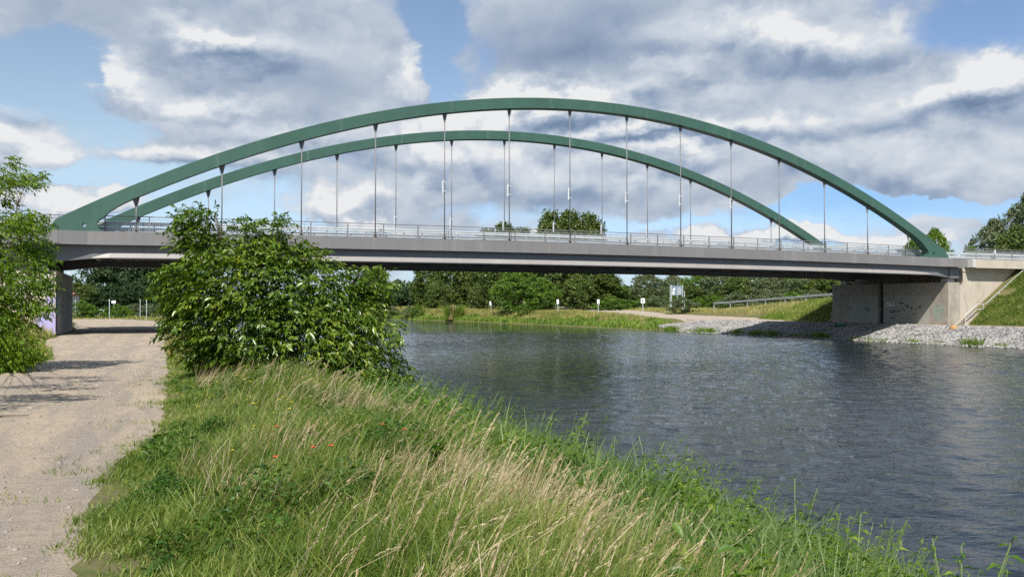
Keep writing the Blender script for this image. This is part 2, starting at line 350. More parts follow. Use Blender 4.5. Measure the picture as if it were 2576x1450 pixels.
def at(px, d):
    """ground position seen at photo column px and distance d along the view axis"""
    r = (px-1288)/FPX*d
    return r*math.cos(YAW)+d*math.sin(YAW), -r*math.sin(YAW)+d*math.cos(YAW)
def zat(py, d): return EYE+d*(767.8-py)/FPX

# ------------------------------------------------------------------ terrain
WATER_Z = -2.3
def lerp(x, xs, ys): return np.interp(x, xs, ys)
XTOP = ([-50, 4, 6.5, 9.5, 20, 60, 70, 95, 110, 280, 330, 425, 500, 560, 640], [1.9, 2.0, 2.45, 2.9, 3.0, 3.0, 3.1, 3.1, 3.0, 3.5, 0.0, -12.0, -45.0, -400.0, -900.0])
XRIGHT = ([-200, 120, 165, 200, 245, 300, 360, 430, 500, 560, 640, 900], [75.3, 75.3, 76.5, 74.5, 68.0, 62.0, 52.0, 34.0, 10.0, -30.0, -300.0, -900.0])
PATH_R = ([0, 5.9, 8, 10, 13, 18.3, 26, 44, 52, 70, 90, 110, 130, 148, 165], [-.35, -.30, -.34, -.22, .33, .50, .75, .97, 1.2, 1.9, 2.9, 3.2, 2.0, -2.0, -14.0])
PATH_L = ([0, 20, 27, 35, 45, 60, 68, 86, 100, 115, 128, 138, 150], [-5, -4.2, -3.7, -3.1, -4.3, -5.9, -5.8, -5.9, -7.0, -9.5, -20.0, -45, -60])
ridA = np.array(at(1860, 158)); ridB = np.array(at(2150, 131)); ridAz, ridBz = .95, 2.75
def ground(X, Y):
    X = np.asarray(X, float); Y = np.asarray(Y, float)
    z0 = lerp(Y, [0, 14, 60, 150, 195, 280], [0, 0, -.45, -.40, -1.25, -1.95])
    xt = lerp(Y, *XTOP); slope = lerp(Y, [0, 60, 95, 300], [1/2.74, 1/2.74, 1/3.0, 1/3.0])
    left = z0 - np.clip(X-xt, 0, None)*slope
    left = np.maximum(left, -4.0)
    # gentle rise away from the water on the left, and the approach embankment of the bridge
    q = np.minimum(-.45+(-6.1-X)*.62, 6.9); q = np.minimum(q, 6.9-np.clip(68.4-Y, 0, None)*.62); q = np.minimum(q, 6.9-np.clip(Y-88.8, 0, None)*.62)
    left = np.where(X < -6.1, np.maximum(left, q), left)
    # right bank
    xr = lerp(Y, *XRIGHT)
    h = -2.3+(X-xr)/3.0
    top = lerp(Y, [0, 110, 150, 230, 400], [-.5, -.5, -.25, .2, .2])
    inland = lerp(X-xr, [0, 6, 14, 40, 60], [0, 0, .25, 1.0, 1.0])*lerp(Y, [0, 105, 160, 900], [0, 0, 1, 1])
    right = np.minimum(h, top+inland)
    right = np.maximum(right, -4.0)
    q = np.minimum(-.5+(X-85.4)*.66, 6.9); q = np.minimum(q, 6.9-np.clip(67.6-Y, 0, None)*.62); q = np.minimum(q, 6.9-np.clip(Y-88.6, 0, None)*.80)
    right = np.where(X > 84.5, np.maximum(right, q), right)
    d = ridB-ridA; L = np.hypot(*d); d = d/L
    s = np.clip((X-ridA[0])*d[0]+(Y-ridA[1])*d[1], -25, L); dist = np.hypot(X-ridA[0]-s*d[0], Y-ridA[1]-s*d[1])
    rz = ridAz+(ridBz-ridAz)*np.clip(s, -25, L)/L-np.clip(dist-4, 0, None)*.28
    right = np.where(X > 84, np.maximum(right, rz), right)
    mid = lerp(Y, [0, 500, 700], [40, 40, 40])
    out = np.where(X < 40, np.where(h > -2.3-0*mid, np.maximum(left, np.where(Y > 330, right, -9)), left), right)
    return out
def gz(x, y): return float(ground(np.array([x]), np.array([y]))[0])
def vnoise(X, Y, s, seed=0):
    """cheap smooth value noise"""
    r = np.random.default_rng(seed); T = r.random((64, 64))
    x = X*s; y = Y*s; xi = np.floor(x).astype(int); yi = np.floor(y).astype(int); fx = x-xi; fy = y-yi
    fx = fx*fx*(3-2*fx); fy = fy*fy*(3-2*fy)
    a = T[xi % 64, yi % 64]; b = T[(xi+1) % 64, yi % 64]; c = T[xi % 64, (yi+1) % 64]; d = T[(xi+1) % 64, (yi+1) % 64]
    return (a*(1-fx)+b*fx)*(1-fy)+(c*(1-fx)+d*fx)*fy
def axis(segs):
    out = []
    for a, b, st in segs: out += list(np.arange(a, b, st))
    return np.array(out+[segs[-1][1]])
gx = axis([(-1200, -200, 100), (-200, -60, 14), (-60, -20, 3), (-20, -7, .8), (-7, 12, .3), (12, 70, 6), (70, 110, .7), (110, 220, 4), (220, 600, 20), (600, 2400, 150)])
gy = axis([(-60, 0, 6), (0, 30, .4), (30, 64, 1.0), (64, 92, .5), (92, 260, 1.6), (260, 420, 8), (420, 700, 14), (700, 3000, 150)])
GX, GY = np.meshgrid(gx, gy, indexing='ij')
GZ = ground(GX, GY)
bumpamt = np.where((GX > -60) & (GX < 200), 1.0, 0.3)
GZ = GZ + (vnoise(GX, GY, 1.1, 1)-.5)*.05*bumpamt + (vnoise(GX, GY, .23, 2)-.5)*.10*bumpamt*np.where(GX < 12, .4, 1)
nx, ny = GX.shape
idx = np.arange(nx*ny).reshape(nx, ny)
F = np.stack([idx[:-1, :-1].ravel(), idx[1:, :-1].ravel(), idx[1:, 1:].ravel(), idx[:-1, 1:].ravel()], 1)
def ground_material():
    m, t, p, o = base_mat('grassy earth')
    c = t.new('ShaderNodeTexCoord'); v = c.outputs['Object']
    n1 = t.noise(v, 0.35, 5, 0.6); n2 = t.noise(v, 5.0, 6, 0.7); n3 = t.noise(v, 0.045, 4, 0.5)
    a = t.ramp(n1, [(.25, (0.055, 0.085, 0.020)), (.5, (0.10, 0.12, 0.035)), (.75, (0.20, 0.175, 0.075))])
    b = t.mix(t.maprange(n2, .35, .7), a, (0.16, 0.13, 0.075))
    field = t.ramp(n3, [(.3, (0.23, 0.30, 0.065)), (.7, (0.32, 0.35, 0.10))])
    s = t.new('ShaderNodeSeparateXYZ'); t.link(v, s.inputs[0])
    far = t.math('MULTIPLY', t.maprange(s.outputs[0], 100, 118), t.maprange(s.outputs[1], 125, 150))
    cc = t.mix(far, b, field)
    t.link(cc, p.inputs['Base Color']); p.inputs['Roughness'].default_value = 0.95; p.inputs['Specular IOR Level'].default_value = 0.1
    bp = t.new('ShaderNodeBump'); bp.inputs['Distance'].default_value = 0.06; bp.inputs['Strength'].default_value = 0.8; t.link(n2, bp.inputs['Height']); t.link(bp.outputs[0], p.inputs['Normal'])
    return m
def dirt_material(name, c0, c1, c2):
    m, t, p, o = base_mat(name)
    c = t.new('ShaderNodeTexCoord'); v = c.outputs['Object']
    big = t.noise(t.scale_vec(v, (1, .35, 1)), 0.9, 5, 0.6, 0.4); mid = t.noise(v, 6.0, 6, 0.7); fin = t.noise(v, 55.0, 6, 0.75)
    track = t.noise(t.scale_vec(v, (1, .12, 1)), 2.4, 4, 0.6, 0.6)
    cc = t.mix(t.maprange(big, .36, .66, smooth=True), c0, c1)
    cc = t.mix(t.math('MULTIPLY', t.maprange(track, .44, .62, smooth=True), .8), cc, c2)
    cc = t.mix(t.math('MULTIPLY', t.maprange(mid, .45, .68), .6), cc, tuple(x*.68 for x in c0))
    sx = t.new('ShaderNodeSeparateXYZ'); t.link(v, sx.inputs[0])
    xw = t.math('ADD', sx.outputs[0], t.math('MULTIPLY', t.math('SUBTRACT', big, .5), 1.6))
    for x0_ in (-.75, -2.35):
        rut = t.maprange(t.math('ABSOLUTE', t.math('SUBTRACT', xw, x0_)), .12, .42, .42, 0, smooth=True)
        cc = t.mix(t.math('MULTIPLY', rut, t.maprange(mid, .3, .6, .5, 1)), cc, tuple(x*.92 for x in c2))
    vo = t.new('ShaderNodeTexVoronoi'); vo.feature = 'F1'; vo.inputs['Scale'].default_value = 42; t.link(v, vo.inputs['Vector'])
    grit = t.maprange(vo.outputs['Distance'], .12, .3, 1, 0)
    gc = t.mix(vo.outputs['Color'], (0.14, 0.13, 0.12), (0.55, 0.52, 0.47))
    sel = t.math('MULTIPLY', grit, t.maprange(fin, .5, .62))
    cc = t.mix(t.math('MULTIPLY', sel, .7), cc, gc)
    cc = t.mix(t.math('MULTIPLY', t.maprange(fin, .35, .7), .3), cc, tuple(x*.62 for x in c2))
    t.link(cc, p.inputs['Base Color']); p.inputs['Roughness'].default_value = 0.95; p.inputs['Specular IOR Level'].default_value = 0.12
    h = t.math('ADD', t.math('MULTIPLY', mid, 1.0), t.math('ADD', t.math('MULTIPLY', fin, .35), t.math('MULTIPLY', sel, .25)))
    bp = t.new('ShaderNodeBump'); bp.inputs['Distance'].default_value = 0.05; bp.inputs['Strength'].default_value = 0.9; t.link(h, bp.inputs['Height']); t.link(bp.outputs[0], p.inputs['Normal'])
    return m
gmesh = np_mesh('ground', np.stack([GX.ravel(), GY.ravel(), GZ.ravel()], 1), F, ground_material(), smooth=True)
finish(bpy.data.objects.new('ground', gmesh), label='grassy canal banks and meadow under everything', kind='structure')
def ground_surf(x, y):
    """height of the built ground mesh (with its small bumps)"""
    x = np.asarray(x, float); y = np.asarray(y, float)
    i = np.clip(np.searchsorted(gx, x)-1, 0, nx-2); j = np.clip(np.searchsorted(gy, y)-1, 0, ny-2)
    fx = (x-gx[i])/(gx[i+1]-gx[i]); fy = (y-gy[j])/(gy[j+1]-gy[j])
    return (GZ[i, j]*(1-fx)+GZ[i+1, j]*fx)*(1-fy)+(GZ[i, j+1]*(1-fx)+GZ[i+1, j+1]*fx)*fy
def strip(name, ys, xl, xr, n, mat, label, lift=.012, jitter=.0):
    vs = []; 
    for k, y in enumerate(ys):
        a = xl[k]+(random.random()-.5)*jitter; b = xr[k]+(random.random()-.5)*jitter
        for j in range(n+1):
            x = a+(b-a)*j/n; vs.append((x, y, 0))
    vs = np.array(vs, float); vs[:, 2] = ground_surf(vs[:, 0], vs[:, 1])+lift
    e = np.arange(len(ys)*(n+1)).reshape(len(ys), n+1)
    vs[e[:, 0], 2] -= lift*2.5; vs[e[:, -1], 2] -= lift*2.5
    f = np.stack([e[:-1, :-1].ravel(), e[:-1, 1:].ravel(), e[1:, 1:].ravel(), e[1:, :-1].ravel()], 1)
    return finish(bpy.data.objects.new(name, np_mesh(name, vs, f, mat, smooth=True)), label=label, kind='structure')
dirt = dirt_material('gravel track', (0.46, 0.375, 0.275), (0.39, 0.325, 0.25), (0.30, 0.265, 0.225))
ys = np.concatenate([np.arange(-2, 30, .2), np.arange(30, 150, .6)])
strip('path', ys, lerp(ys, *PATH_L), lerp(ys, *PATH_R), 24, dirt, 'pale gravel track along the near bank, running under the bridge', jitter=.12)
# towpath on the far bank: ribbon in front of the abutment and curving away beyond the bridge
pts = [(83.2, -60, 3.2), (82.6, 40, 2.6), (82.3, 60, 1.8), (82.2, 88, 1.8)]
tp = [at(p, d)+(wd,) for p, d, wd in ((2050, 97, 2.6), (1930, 118, 4.5), (1830, 132, 5.5), (1700, 155, 5.5), (1560, 190, 6), (1460, 235, 6), (1380, 300, 4))]
pts = [(83.2, -60, 2.6), (82.7, 45, 2.0), (82.4, 62, 1.6), (82.4, 88, 1.6)]+[(a, b, c) for a, b, c in tp]
P3 = np.array(pts); seg = np.r_[0, np.cumsum(np.hypot(np.diff(P3[:, 0]), np.diff(P3[:, 1])))]
tt = np.arange(0, seg[-1], 1.2); cx = np.interp(tt, seg, P3[:, 0]); cy = np.interp(tt, seg, P3[:, 1]); cw = np.interp(tt, seg, P3[:, 2])
k = np.ones(9)/9; pad = lambda a: np.convolve(np.r_[[a[0]]*4, a, [a[-1]]*4], k, 'valid'); cx, cy, cw = pad(cx), pad(cy), pad(cw)
tx = np.gradient(cx); ty = np.gradient(cy); L = np.hypot(tx, ty); tx /= L; ty /= L
vs = []
for j in range(13):
    o_ = (j/6-1)*cw; vs.append(np.stack([cx+ty*o_, cy-tx*o_, np.zeros_like(cx)], 1))
vs = np.stack(vs, 1).reshape(-1, 3); vs[:, 2] = ground_surf(vs[:, 0], vs[:, 1])+.03
e = np.arange(len(vs)).reshape(-1, 13); vs[e[:, 0], 2] -= .06; vs[e[:, -1], 2] -= .06
finish(bpy.data.objects.new('towpath', np_mesh('towpath', vs, np.stack([e[:-1, :-1].ravel(), e[:-1, 1:].ravel(), e[1:, 1:].ravel(), e[1:, :-1].ravel()], 1),
       dirt_material('pale sandy track', (0.46, 0.38, 0.30), (0.41, 0.345, 0.28), (0.36, 0.31, 0.26)), smooth=True)), label='pale sandy towpath on the far bank', kind='structure')
FARPATH = (cx, cy, cw)

# ------------------------------------------------------------------ water
def water_material():
    m, t, p, o = base_mat('rippled canal water')
    c = t.new('ShaderNodeTexCoord'); v = c.outputs['Object']
    rot = t.new('ShaderNodeMapping'); rot.inputs['Rotation'].default_value = (0, 0, 0.45); t.link(v, rot.inputs[0]); r = rot.outputs[0]
    a = t.noise(t.scale_vec(r, (0.8, 1.5, 1)), 5.0, 3, 0.55, 0.4)
    b = t.noise(t.scale_vec(r, (0.6, 1.5, 1)), 1.15, 3, 0.5, 0.3)
    c3 = t.noise(t.scale_vec(r, (0.7, 1.3, 1)), 0.35, 2, 0.5, 0.3)
    calm = t.maprange(t.noise(t.scale_vec(r, (0.5, 1.6, 1)), 0.05, 3, 0.5, 0.6), .38, .62, .7, 1.2, smooth=True)
    h = t.math('MULTIPLY', t.math('ADD', t.math('MULTIPLY', a, .026), t.math('ADD', t.math('MULTIPLY', b, .05), t.math('MULTIPLY', c3, .05))), calm)
    bp = t.new('ShaderNodeBump'); bp.inputs['Distance'].default_value = 1.0; bp.inputs['Strength'].default_value = 1.0
    t.link(h, bp.inputs['Height']); t.link(bp.outputs[0], p.inputs['Normal'])
    p.inputs['Base Color'].default_value = (0.012, 0.018, 0.021, 1); p.inputs['Roughness'].default_value = 0.04; p.inputs['IOR'].default_value = 1.34
    p.inputs['Specular IOR Level'].default_value = 0.5
    return m
def geo_axis(a, b, s0, s1):
    out = [a]
    while out[-1] < b: out.append(out[-1]+s0+(s1-s0)*((out[-1]-a)/(b-a)))
    return np.array(out)
wx = np.concatenate([[-900, -400, -150, -60, -20, 0], geo_axis(7.0, 78.0, .095, .19), [100, 200]])
wy = np.concatenate([[-80, -20], geo_axis(2.0, 135.0, .09, .33), geo_axis(137, 320, .8, 2.5), [400, 500, 700, 900]])
WX, WY = np.meshgrid(wx, wy, indexing='ij'); WZ = np.zeros_like(WX)
wr = np.random.default_rng(11)
for i in range(64):
    lam = .42*(6.0)**wr.random(); th = .55+wr.normal()*.75; kx_, ky_ = math.cos(th)*2*math.pi/lam, math.sin(th)*2*math.pi/lam
    WZ += (.0165*lam/(2*math.pi))*np.sin(kx_*WX+ky_*WY+wr.random()*6.28+1.3*np.sin(WX*.13+i)+1.1*np.cos(WY*.11+i*2))
gust = .50+.80*vnoise(WX*.8+WY*.25, WY*.6, .055, 91)+.25*(vnoise(WX, WY, .21, 92)-.5)
for px_, d_, rx_, rd_, k_ in ((1290, 47, .085, 17, .78), (2270, 62, .07, 20, .62), (1700, 24, .12, 10, .35)):
    dd_ = WX*math.sin(YAW)+WY*math.cos(YAW); uu_ = (WX*math.cos(YAW)-WY*math.sin(YAW))/np.maximum(dd_, 1)-(px_-1288)/FPX
    gust = gust*(1-k_*np.exp(-(uu_/rx_)**4-((dd_-d_)/rd_)**4))
fade = np.clip((WX-7.5)/3, 0, 1)*np.clip((134-WY)/25, 0, 1)*np.clip((78-WX)/3, .3, 1)
WZ = WZ*gust*fade+WATER_Z
wi = np.arange(WX.size).reshape(WX.shape)
wm = np_mesh('water', np.stack([WX.ravel(), WY.ravel(), WZ.ravel()], 1), np.stack([wi[:-1, :-1].ravel(), wi[1:, :-1].ravel(), wi[1:, 1:].ravel(), wi[:-1, 1:].ravel()], 1), water_material(), smooth=True)
finish(bpy.data.objects.new('water', wm), label='dark rippled canal water', kind='structure')

# ------------------------------------------------------------------ the arch bridge
XC = 38.6
def zd(x): return 0.33*(1-((x-XC)/46.0)**2)          # camber of the deck
def arch_b(x): return 19.68-.00646*(x-XC)**2          # underside of the arch
def arch_t(x): return arch_b(x)+.92*math.sqrt(1+(2*.00646*(x-XC))**2)
DZ = 7.06
bridge = empty('arch_bridge', (XC, 76.5, 5.4), 'tied arch road bridge with two green steel arches over the canal', 'bridge')
def bobj(mb, name, mat, parent=None, **kw):
    """part of the bridge: mesh is in world coordinates, so shift it to its parent"""
    o = mb.obj(name, mat, parent or bridge, **kw); o.matrix_parent_inverse = Matrix.Translation(-Vector((XC, 76.5, 5.4))); return o
def sobj(mb, name, mat, parent, **kw):
    return mb.obj(name, mat, parent, **kw)
xs = np.linspace(-3.9, 81.9, 60)
def extr(mb, xs, prof):
    """extrude cross-section prof(x)->[(y,z)...] along x"""
    mb.sweep([(x, 0, 0) for x in xs], lambda i: [(xs[i], p[0], p[1]) for p in prof(xs[i])]); return mb
# deck slab and carriageway
def deckp(y0, y1, z0, z1): return lambda x: [(y0, zd(x)+z0), (y1, zd(x)+z0), (y1, zd(x)+z1), (y0, zd(x)+z1)]
xl = np.linspace(-8.2, 86.6, 66)
bobj(extr(MB(), xl, deckp(69.3, 83.7, 6.42, 6.86)), 'deck_slab', M['dark_steel'])
bobj(extr(MB(), xl, deckp(70.6, 82.4, 6.865, 6.93)), 'carriageway', M['asphalt'])
bobj(extr(MB(), xl, deckp(84.7, 88.7, 6.35, 6.85)), 'cycleway_deck', M['dark_steel'])
# fascia beams: near with outward flares at the arch feet, far plain
def fascia(y, sgn, name):
    mb = MB(); P = [(-9.9, y+sgn*.42), (-5.75, y+sgn*.42), (-3.85, y), (81.6, y), (83.3, y+sgn*.42), (85.6, y+sgn*.42)]
    X = [-9.9, -5.75, -3.85]+list(np.linspace(-1, 79, 50))+[81.6, 83.3, 85.6]
    Y = np.interp(X, [p[0] for p in P], [p[1] for p in P])
    th = .30*-sgn
    mb.sweep([0]*len(X), lambda i: [(X[i], Y[i], zd(X[i])+6.08), (X[i], Y[i], zd(X[i])+DZ), (X[i], Y[i]+th*4.2, zd(X[i])+DZ), (X[i], Y[i]+th*4.2, zd(X[i])+DZ-.10), (X[i], Y[i]+th*.4, zd(X[i])+DZ-.10), (X[i], Y[i]+th*.4, zd(X[i])+6.08)])
    return bobj(mb, 'fascia', M['grey_steel'])
fascia(67.95, -1, 'fascia')
bobj(extr(MB(), np.linspace(-9.9, 86.4, 60), lambda x: [(88.75, zd(x)+6.2), (88.9, zd(x)+6.2), (88.9, zd(x)+DZ), (88.75, zd(x)+DZ)]), 'fascia', M['grey_steel'])
# main girders with haunched ends
def girder(y0, y1):
    mb = MB(); X = [-7.0, -6.1, -5.6, -4.2, -3.2, -2.2]+list(np.linspace(0, 77, 45))+[79.6, 80.6, 81.6, 82.9, 83.4, 84.9]
    def zb(x):
        e = min(x+6.0, 84.0-x)          # distance inside the bearing line
        if e < 0: return 4.86
        return 4.86+min(1.0, e/2.8)**.8*(.30)+zd(x)*.75
    mb.sweep([0]*len(X), lambda i: [(X[i], y0, zb(X[i])), (X[i], y1, zb(X[i])), (X[i], y1, zd(X[i])+6.6), (X[i], y0, zd(X[i])+6.6)])
    g = bobj(mb, 'main_girder', M['girder_steel'])
    # bottom flange, thin ledge line and end blocks are visible as separate plates
    fb = MB(); Xf = [x for x in X if -2.3 < x < 79.7]
    fb.sweep([0]*len(Xf), lambda i: [(Xf[i], y0-.20, zb(Xf[i])-.045), (Xf[i], y1+.06, zb(Xf[i])-.045), (Xf[i], y1+.06, zb(Xf[i])-.003), (Xf[i], y0-.06, zb(Xf[i])-.003)])
    sobj(fb, 'bottom_flange', M['girder_steel'], g)
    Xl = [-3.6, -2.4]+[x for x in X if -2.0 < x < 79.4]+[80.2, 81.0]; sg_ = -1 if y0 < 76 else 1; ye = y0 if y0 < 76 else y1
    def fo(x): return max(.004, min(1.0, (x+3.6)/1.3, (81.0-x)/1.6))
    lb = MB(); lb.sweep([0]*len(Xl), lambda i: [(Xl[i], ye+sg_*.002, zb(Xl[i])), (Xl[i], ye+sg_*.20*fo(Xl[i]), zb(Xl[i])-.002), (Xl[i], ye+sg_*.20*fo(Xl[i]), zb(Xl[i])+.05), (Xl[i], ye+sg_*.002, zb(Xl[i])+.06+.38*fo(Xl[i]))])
    sobj(lb, 'inclined_flange', M['sunlit_steel'], g)  # tilted and coloured lighter so the strip reads as sunlit
    for a, b in ((-7.75, -6.4), (83.75, 85.2)):
        sobj(MB().box(a, b, y0-.12, y1+.12, 4.84, 6.5), 'bearing_block', M['girder_steel'], g, bevel=.02)
    return g
girder(68.45, 69.15); girder(83.85, 84.55)
for i in range(29):
    x = XC+(i-14)*3.02; z = zd(x)
    mb = MB().box(x-.02, x+.02, 69.2, 83.8, 5.62+z, 6.42+z).box(x-.17, x+.17, 69.2, 83.8, 5.575+z, 5.62+z)
    bobj(mb, 'crossbeam', M['dark_steel'])
    if i % 2 == 0:
        bobj(MB().prism([(84.6, 5.9+z), (84.6, 6.34+z), (88.6, 6.34+z), (88.6, 6.2+z)], 'x', x-.1, x+.1), 'cantilever_bracket', M['dark_steel'])
for yy in (73.3, 76.5, 79.7):
    bobj(extr(MB(), np.linspace(-3.5, 80.7, 30), lambda x: [(yy-.14, zd(x)+5.50), (yy+.14, zd(x)+5.50), (yy+.14, zd(x)+5.56), (yy-.14, zd(x)+5.56)]), 'longitudinal_beam', M['dark_steel'])
for a in (-7.9, 85.35): bobj(MB().box(a-.35, a+.35, 69.2, 83.8, 5.2, 6.41), 'end_crossbeam', M['dark_steel'])
# arches
def arch(yc):
    mb = MB(); y0, y1 = yc-.45, yc+.45
    N = 110; xa, xb = -1.2, XC*2+1.2
    X = np.linspace(xa, xb, N)
    def ring(i):
        x = X[i]; return [(x, y0, arch_b(x)), (x, y1, arch_b(x)), (x, y1, arch_t(x)), (x, y0, arch_t(x))]
    mb.sweep([0]*N, ring)
    # foot: top line runs on down to the fascia, inner line turns back through a rounded crook
    for s in (-1, 1):
        zt = DZ+zd(XC-44)+.004
        def mir(x): return x if s < 0 else 2*XC-x
        top = [(x, arch_t(x)) for x in np.linspace(-6.15, -1.2, 9)]
        top[0] = (-6.45, zt)
        top = [(-6.45, zt)]+[(x, max(arch_t(x), zt)) for x in np.linspace(-5.9, -1.2, 8)]
        inner = [(-1.2, arch_b(-1.2)), (-1.9, arch_b(-1.2)-.42), (-2.45, arch_b(-1.2)-.82), (-2.85, 8.18), (-3.1, 8.02), (-3.24, 7.82), (-3.27, 7.62), (-3.2, 7.42), (-3.0, 7.25), (-2.6, zt)]
        poly = [(mir(x), z) for x, z in top+inner]
        # round hole through the foot, cut as a polygon bridge
        hx, hz, hr = mir(-4.08), 7.58, .145
        bmv = MB(); bmv.prism(poly, 'y', y0, y1)
        mb_f = bmv
        o = bobj(mb_f, 'arch_foot_tmp', M['green_steel'])
        cut = MB(); cut.tube([(hx, y0-.5, hz), (hx, y1+.5, hz)], hr, 20)
        c = bpy.data.objects.new('cut', cut.mesh('cut', M['dark_steel'])); COL.objects.link(c)
        md = o.modifiers.new('hole', 'BOOLEAN'); md.object = c; md.operation = 'DIFFERENCE'; md.solver = 'EXACT'
        c.location = Vector((0, 0, 0))
        o.matrix_parent_inverse = Matrix.Identity(4); o.parent = None
        bpy.context.view_layer.update()
        dg = bpy.context.evaluated_depsgraph_get(); me = bpy.data.meshes.new_from_object(o.evaluated_get(dg))
        vv = [tuple(v.co) for v in me.vertices]; ff = [tuple(p.vertices) for p in me.polygons]
        mb.add(vv, ff)
        bpy.data.objects.remove(o); bpy.data.objects.remove(c)
    a = bobj(mb, 'arch', M['green_steel'])
    for xs0 in (5.0, 14.5, 24.0, 33.5, 43.6, 53.1, 62.7, 72.2):
        sm = MB(); XX = [xs0-.14, xs0+.14]
        sm.sweep([0, 1], lambda i: [(XX[i], y0-.004, arch_b(XX[i])-.004), (XX[i], y1+.004, arch_b(XX[i])-.004), (XX[i], y1+.004, arch_t(XX[i])+.004), (XX[i], y0-.004, arch_t(XX[i])+.004)])
        sobj(sm, 'weld_band', M['green_band'], a)
    return a
arch_near = arch(68.8); arch_far = arch(84.2)
for yc in (68.8, 84.2):
    for k in range(14):
        x = XC+(k-6.5)*6.04; zt = arch_b(x); zb = zd(x)+DZ
        h = bobj(MB().tube([(x, yc, zb+.12), (x, yc, zt-.15)], .048, 8), 'hanger', M['rail_steel'], smooth=True)
        sl = -2*.00646*(x-XC)
        dv = .034
        gw = .19+.12*abs(sl); up = MB().prism([(x-gw, zt-gw*sl+.02), (x+gw, zt+gw*sl+.02), (x+.05, zt-.78), (x-.05, zt-.78)], 'y', yc-dv, yc+dv)
        sobj(up, 'upper_gusset', M['dark_steel'], h)
        lo = MB().prism([(x-.28, zb), (x+.28, zb), (x+.20, zb+.14), (x+.06, zb+.58), (x-.06, zb+.58), (x-.20, zb+.14)], 'y', yc-dv, yc+dv)
        sobj(lo, 'lower_gusset', M['grey_steel'], h)
        sobj(MB().tube([(x, yc-.09, zb+.17), (x, yc+.09, zb+.17)], .085, 10), 'pin', M['black'], h)
        if 3 < k < 10:
            zm = zb+(4.9 if yc < 70 else 3.4)
            dm = MB().tube([(x-.17, yc-.05, zm-.9), (x-.17, yc-.05, zm+.1)], .07, 8).box(x-.26, x+.10, yc-.10, yc+.02, zm+.02, zm+.08).box(x-.26, x+.10, yc-.10, yc+.02, zm-.75, zm-.69).tube([(x-.12, yc, zm-.1), (x-.12, yc, zm+.3)], .035, 6)
            sobj(dm, 'vibration_damper', M['galv'], h)
def railing(y, X0, X1, zfun, parent=None, step=3.02, top=1.30, posts=True, mat='rail_steel'):
    xs_ = np.linspace(X0, X1, max(2, int((X1-X0)/3.0)+1))
    mb = MB()
    mb.tube([(x, y, zfun(x)+top) for x in xs_], .038, 6)
    r = mb.obj('railing', M[mat], parent)
    it = MB()
    it.tube([(x, y, zfun(x)+top-.20) for x in xs_], .018, 4); it.tube([(x, y, zfun(x)+.12) for x in xs_], .018, 4)
    x = X0+.12
    while x < X1:
        z = zfun(x); it.box(x-.010, x+.010, y-.010, y+.010, z+.12, z+top-.20); x += .125
    it.obj('railing_infill', M['infill'], r)
    x = XC+round((X0-XC)/step)*step+.9
    while x < X1:
        if x > X0: MB().box(x-.04, x+.04, y-.04, y+.04, zfun(x)-.02, zfun(x)+top-.01).obj('railing_post', M[mat], r)
        x += step
    return r
def guardrail(y, X0, X1, zfun, parent=None, step=2.0, side=-1, heights=(.72, .36)):
    r = None
    xs_ = np.linspace(X0, X1, max(2, int((X1-X0)/4)))
    for h in heights:
        mb = MB(); yy = y+side*.10
        mb.sweep([0]*len(xs_), lambda i: [(xs_[i], yy+a, zfun(xs_[i])+h+b) for a, b in ((0, -.15), (side*.07, -.11), (side*.07, -.05), (0, -.01), (0, .03), (side*.07, .07), (side*.07, .12), (0, .15), (-side*.02, .15), (-side*.02, -.15))])
        o = mb.obj('guardrail', M['galv'], parent) if r is None else mb.obj('lower_beam', M['galv'], r)
        if r is None: r = o
    x = X0+.5
    while x < X1:
        MB().box(x-.06, x+.06, y-.05, y+.05, zfun(x)-.05, zfun(x)+1.0).obj('guardrail_post', M['galv'], r); x += step
    return r
zf = lambda x: zd(x)+DZ-.03
for y in (69.6, 88.5):
    r = railing(y, -9.8, 84.6, zf, None); r.parent = bridge; r.matrix_parent_inverse = Matrix.Translation(-Vector((XC, 76.5, 5.4)))
zg = lambda x: zd(x)+6.93
for y, sd in ((70.45, -1), (82.6, 1)):
    r = guardrail(y, -9.8, 86.4, zg, None, 1.65, sd, (.92, .50)); r.parent = bridge; r.matrix_parent_inverse = Matrix.Translation(-Vector((XC, 76.5, 5.4)))

# ------------------------------------------------------------------ abutments
def wall(a): return a
# right abutment
ab = empty('bridge_abutment', (86, 77, -.6), 'pale concrete abutment with long wing wall at the right end of the bridge', 'bridge abutment')
ABM = Matrix.Translation(-Vector((86, 77, -.6)))
def ao(mb, name, mat, parent=None, **kw):
    o = mb.obj(name, mat, parent or ab, **kw)
    if parent is None: o.matrix_parent_inverse = ABM
    return o
pw = ao(MB().box(83.9, 85.75, 68.7, 86.45, -.7, 4.42), 'pier_wall', M['concrete_dark'], bevel=.02)
ao(MB().box(83.872, 83.897, 71.35, 77.85, -.42, 3.02).box(83.872, 83.897, 78.75, 83.55, -.42, 3.0), 'wall_coating', M['panel'], pw)
ao(MB().tube([(83.83, 78.3, -.5), (83.83, 78.3, 4.9)], .13, 10).box(83.895, 83.899, 78.0, 78.6, -.5, 4.4), 'drain_pipe', M['black'], pw)
MBv = MB()
for z in (1.2, 2.6, 3.6): MBv.box(83.69, 83.73, 78.2, 78.4, z, z+.06)
ao(MBv, 'pipe_clamp', M['galv'], pw)
ao(MB().box(83.76, 83.80, 72.9, 73.02, 1.0, 1.12), 'wall_light', M['white'], pw)
ao(MB().prism([(85.76, -.7), (87.0, -.7), (104, -.7), (104, 5.62), (86.25, 5.62), (86.25, 4.10), (85.76, 4.10)], 'y', 68.7, 69.6), 'wing_wall', M['concrete'])
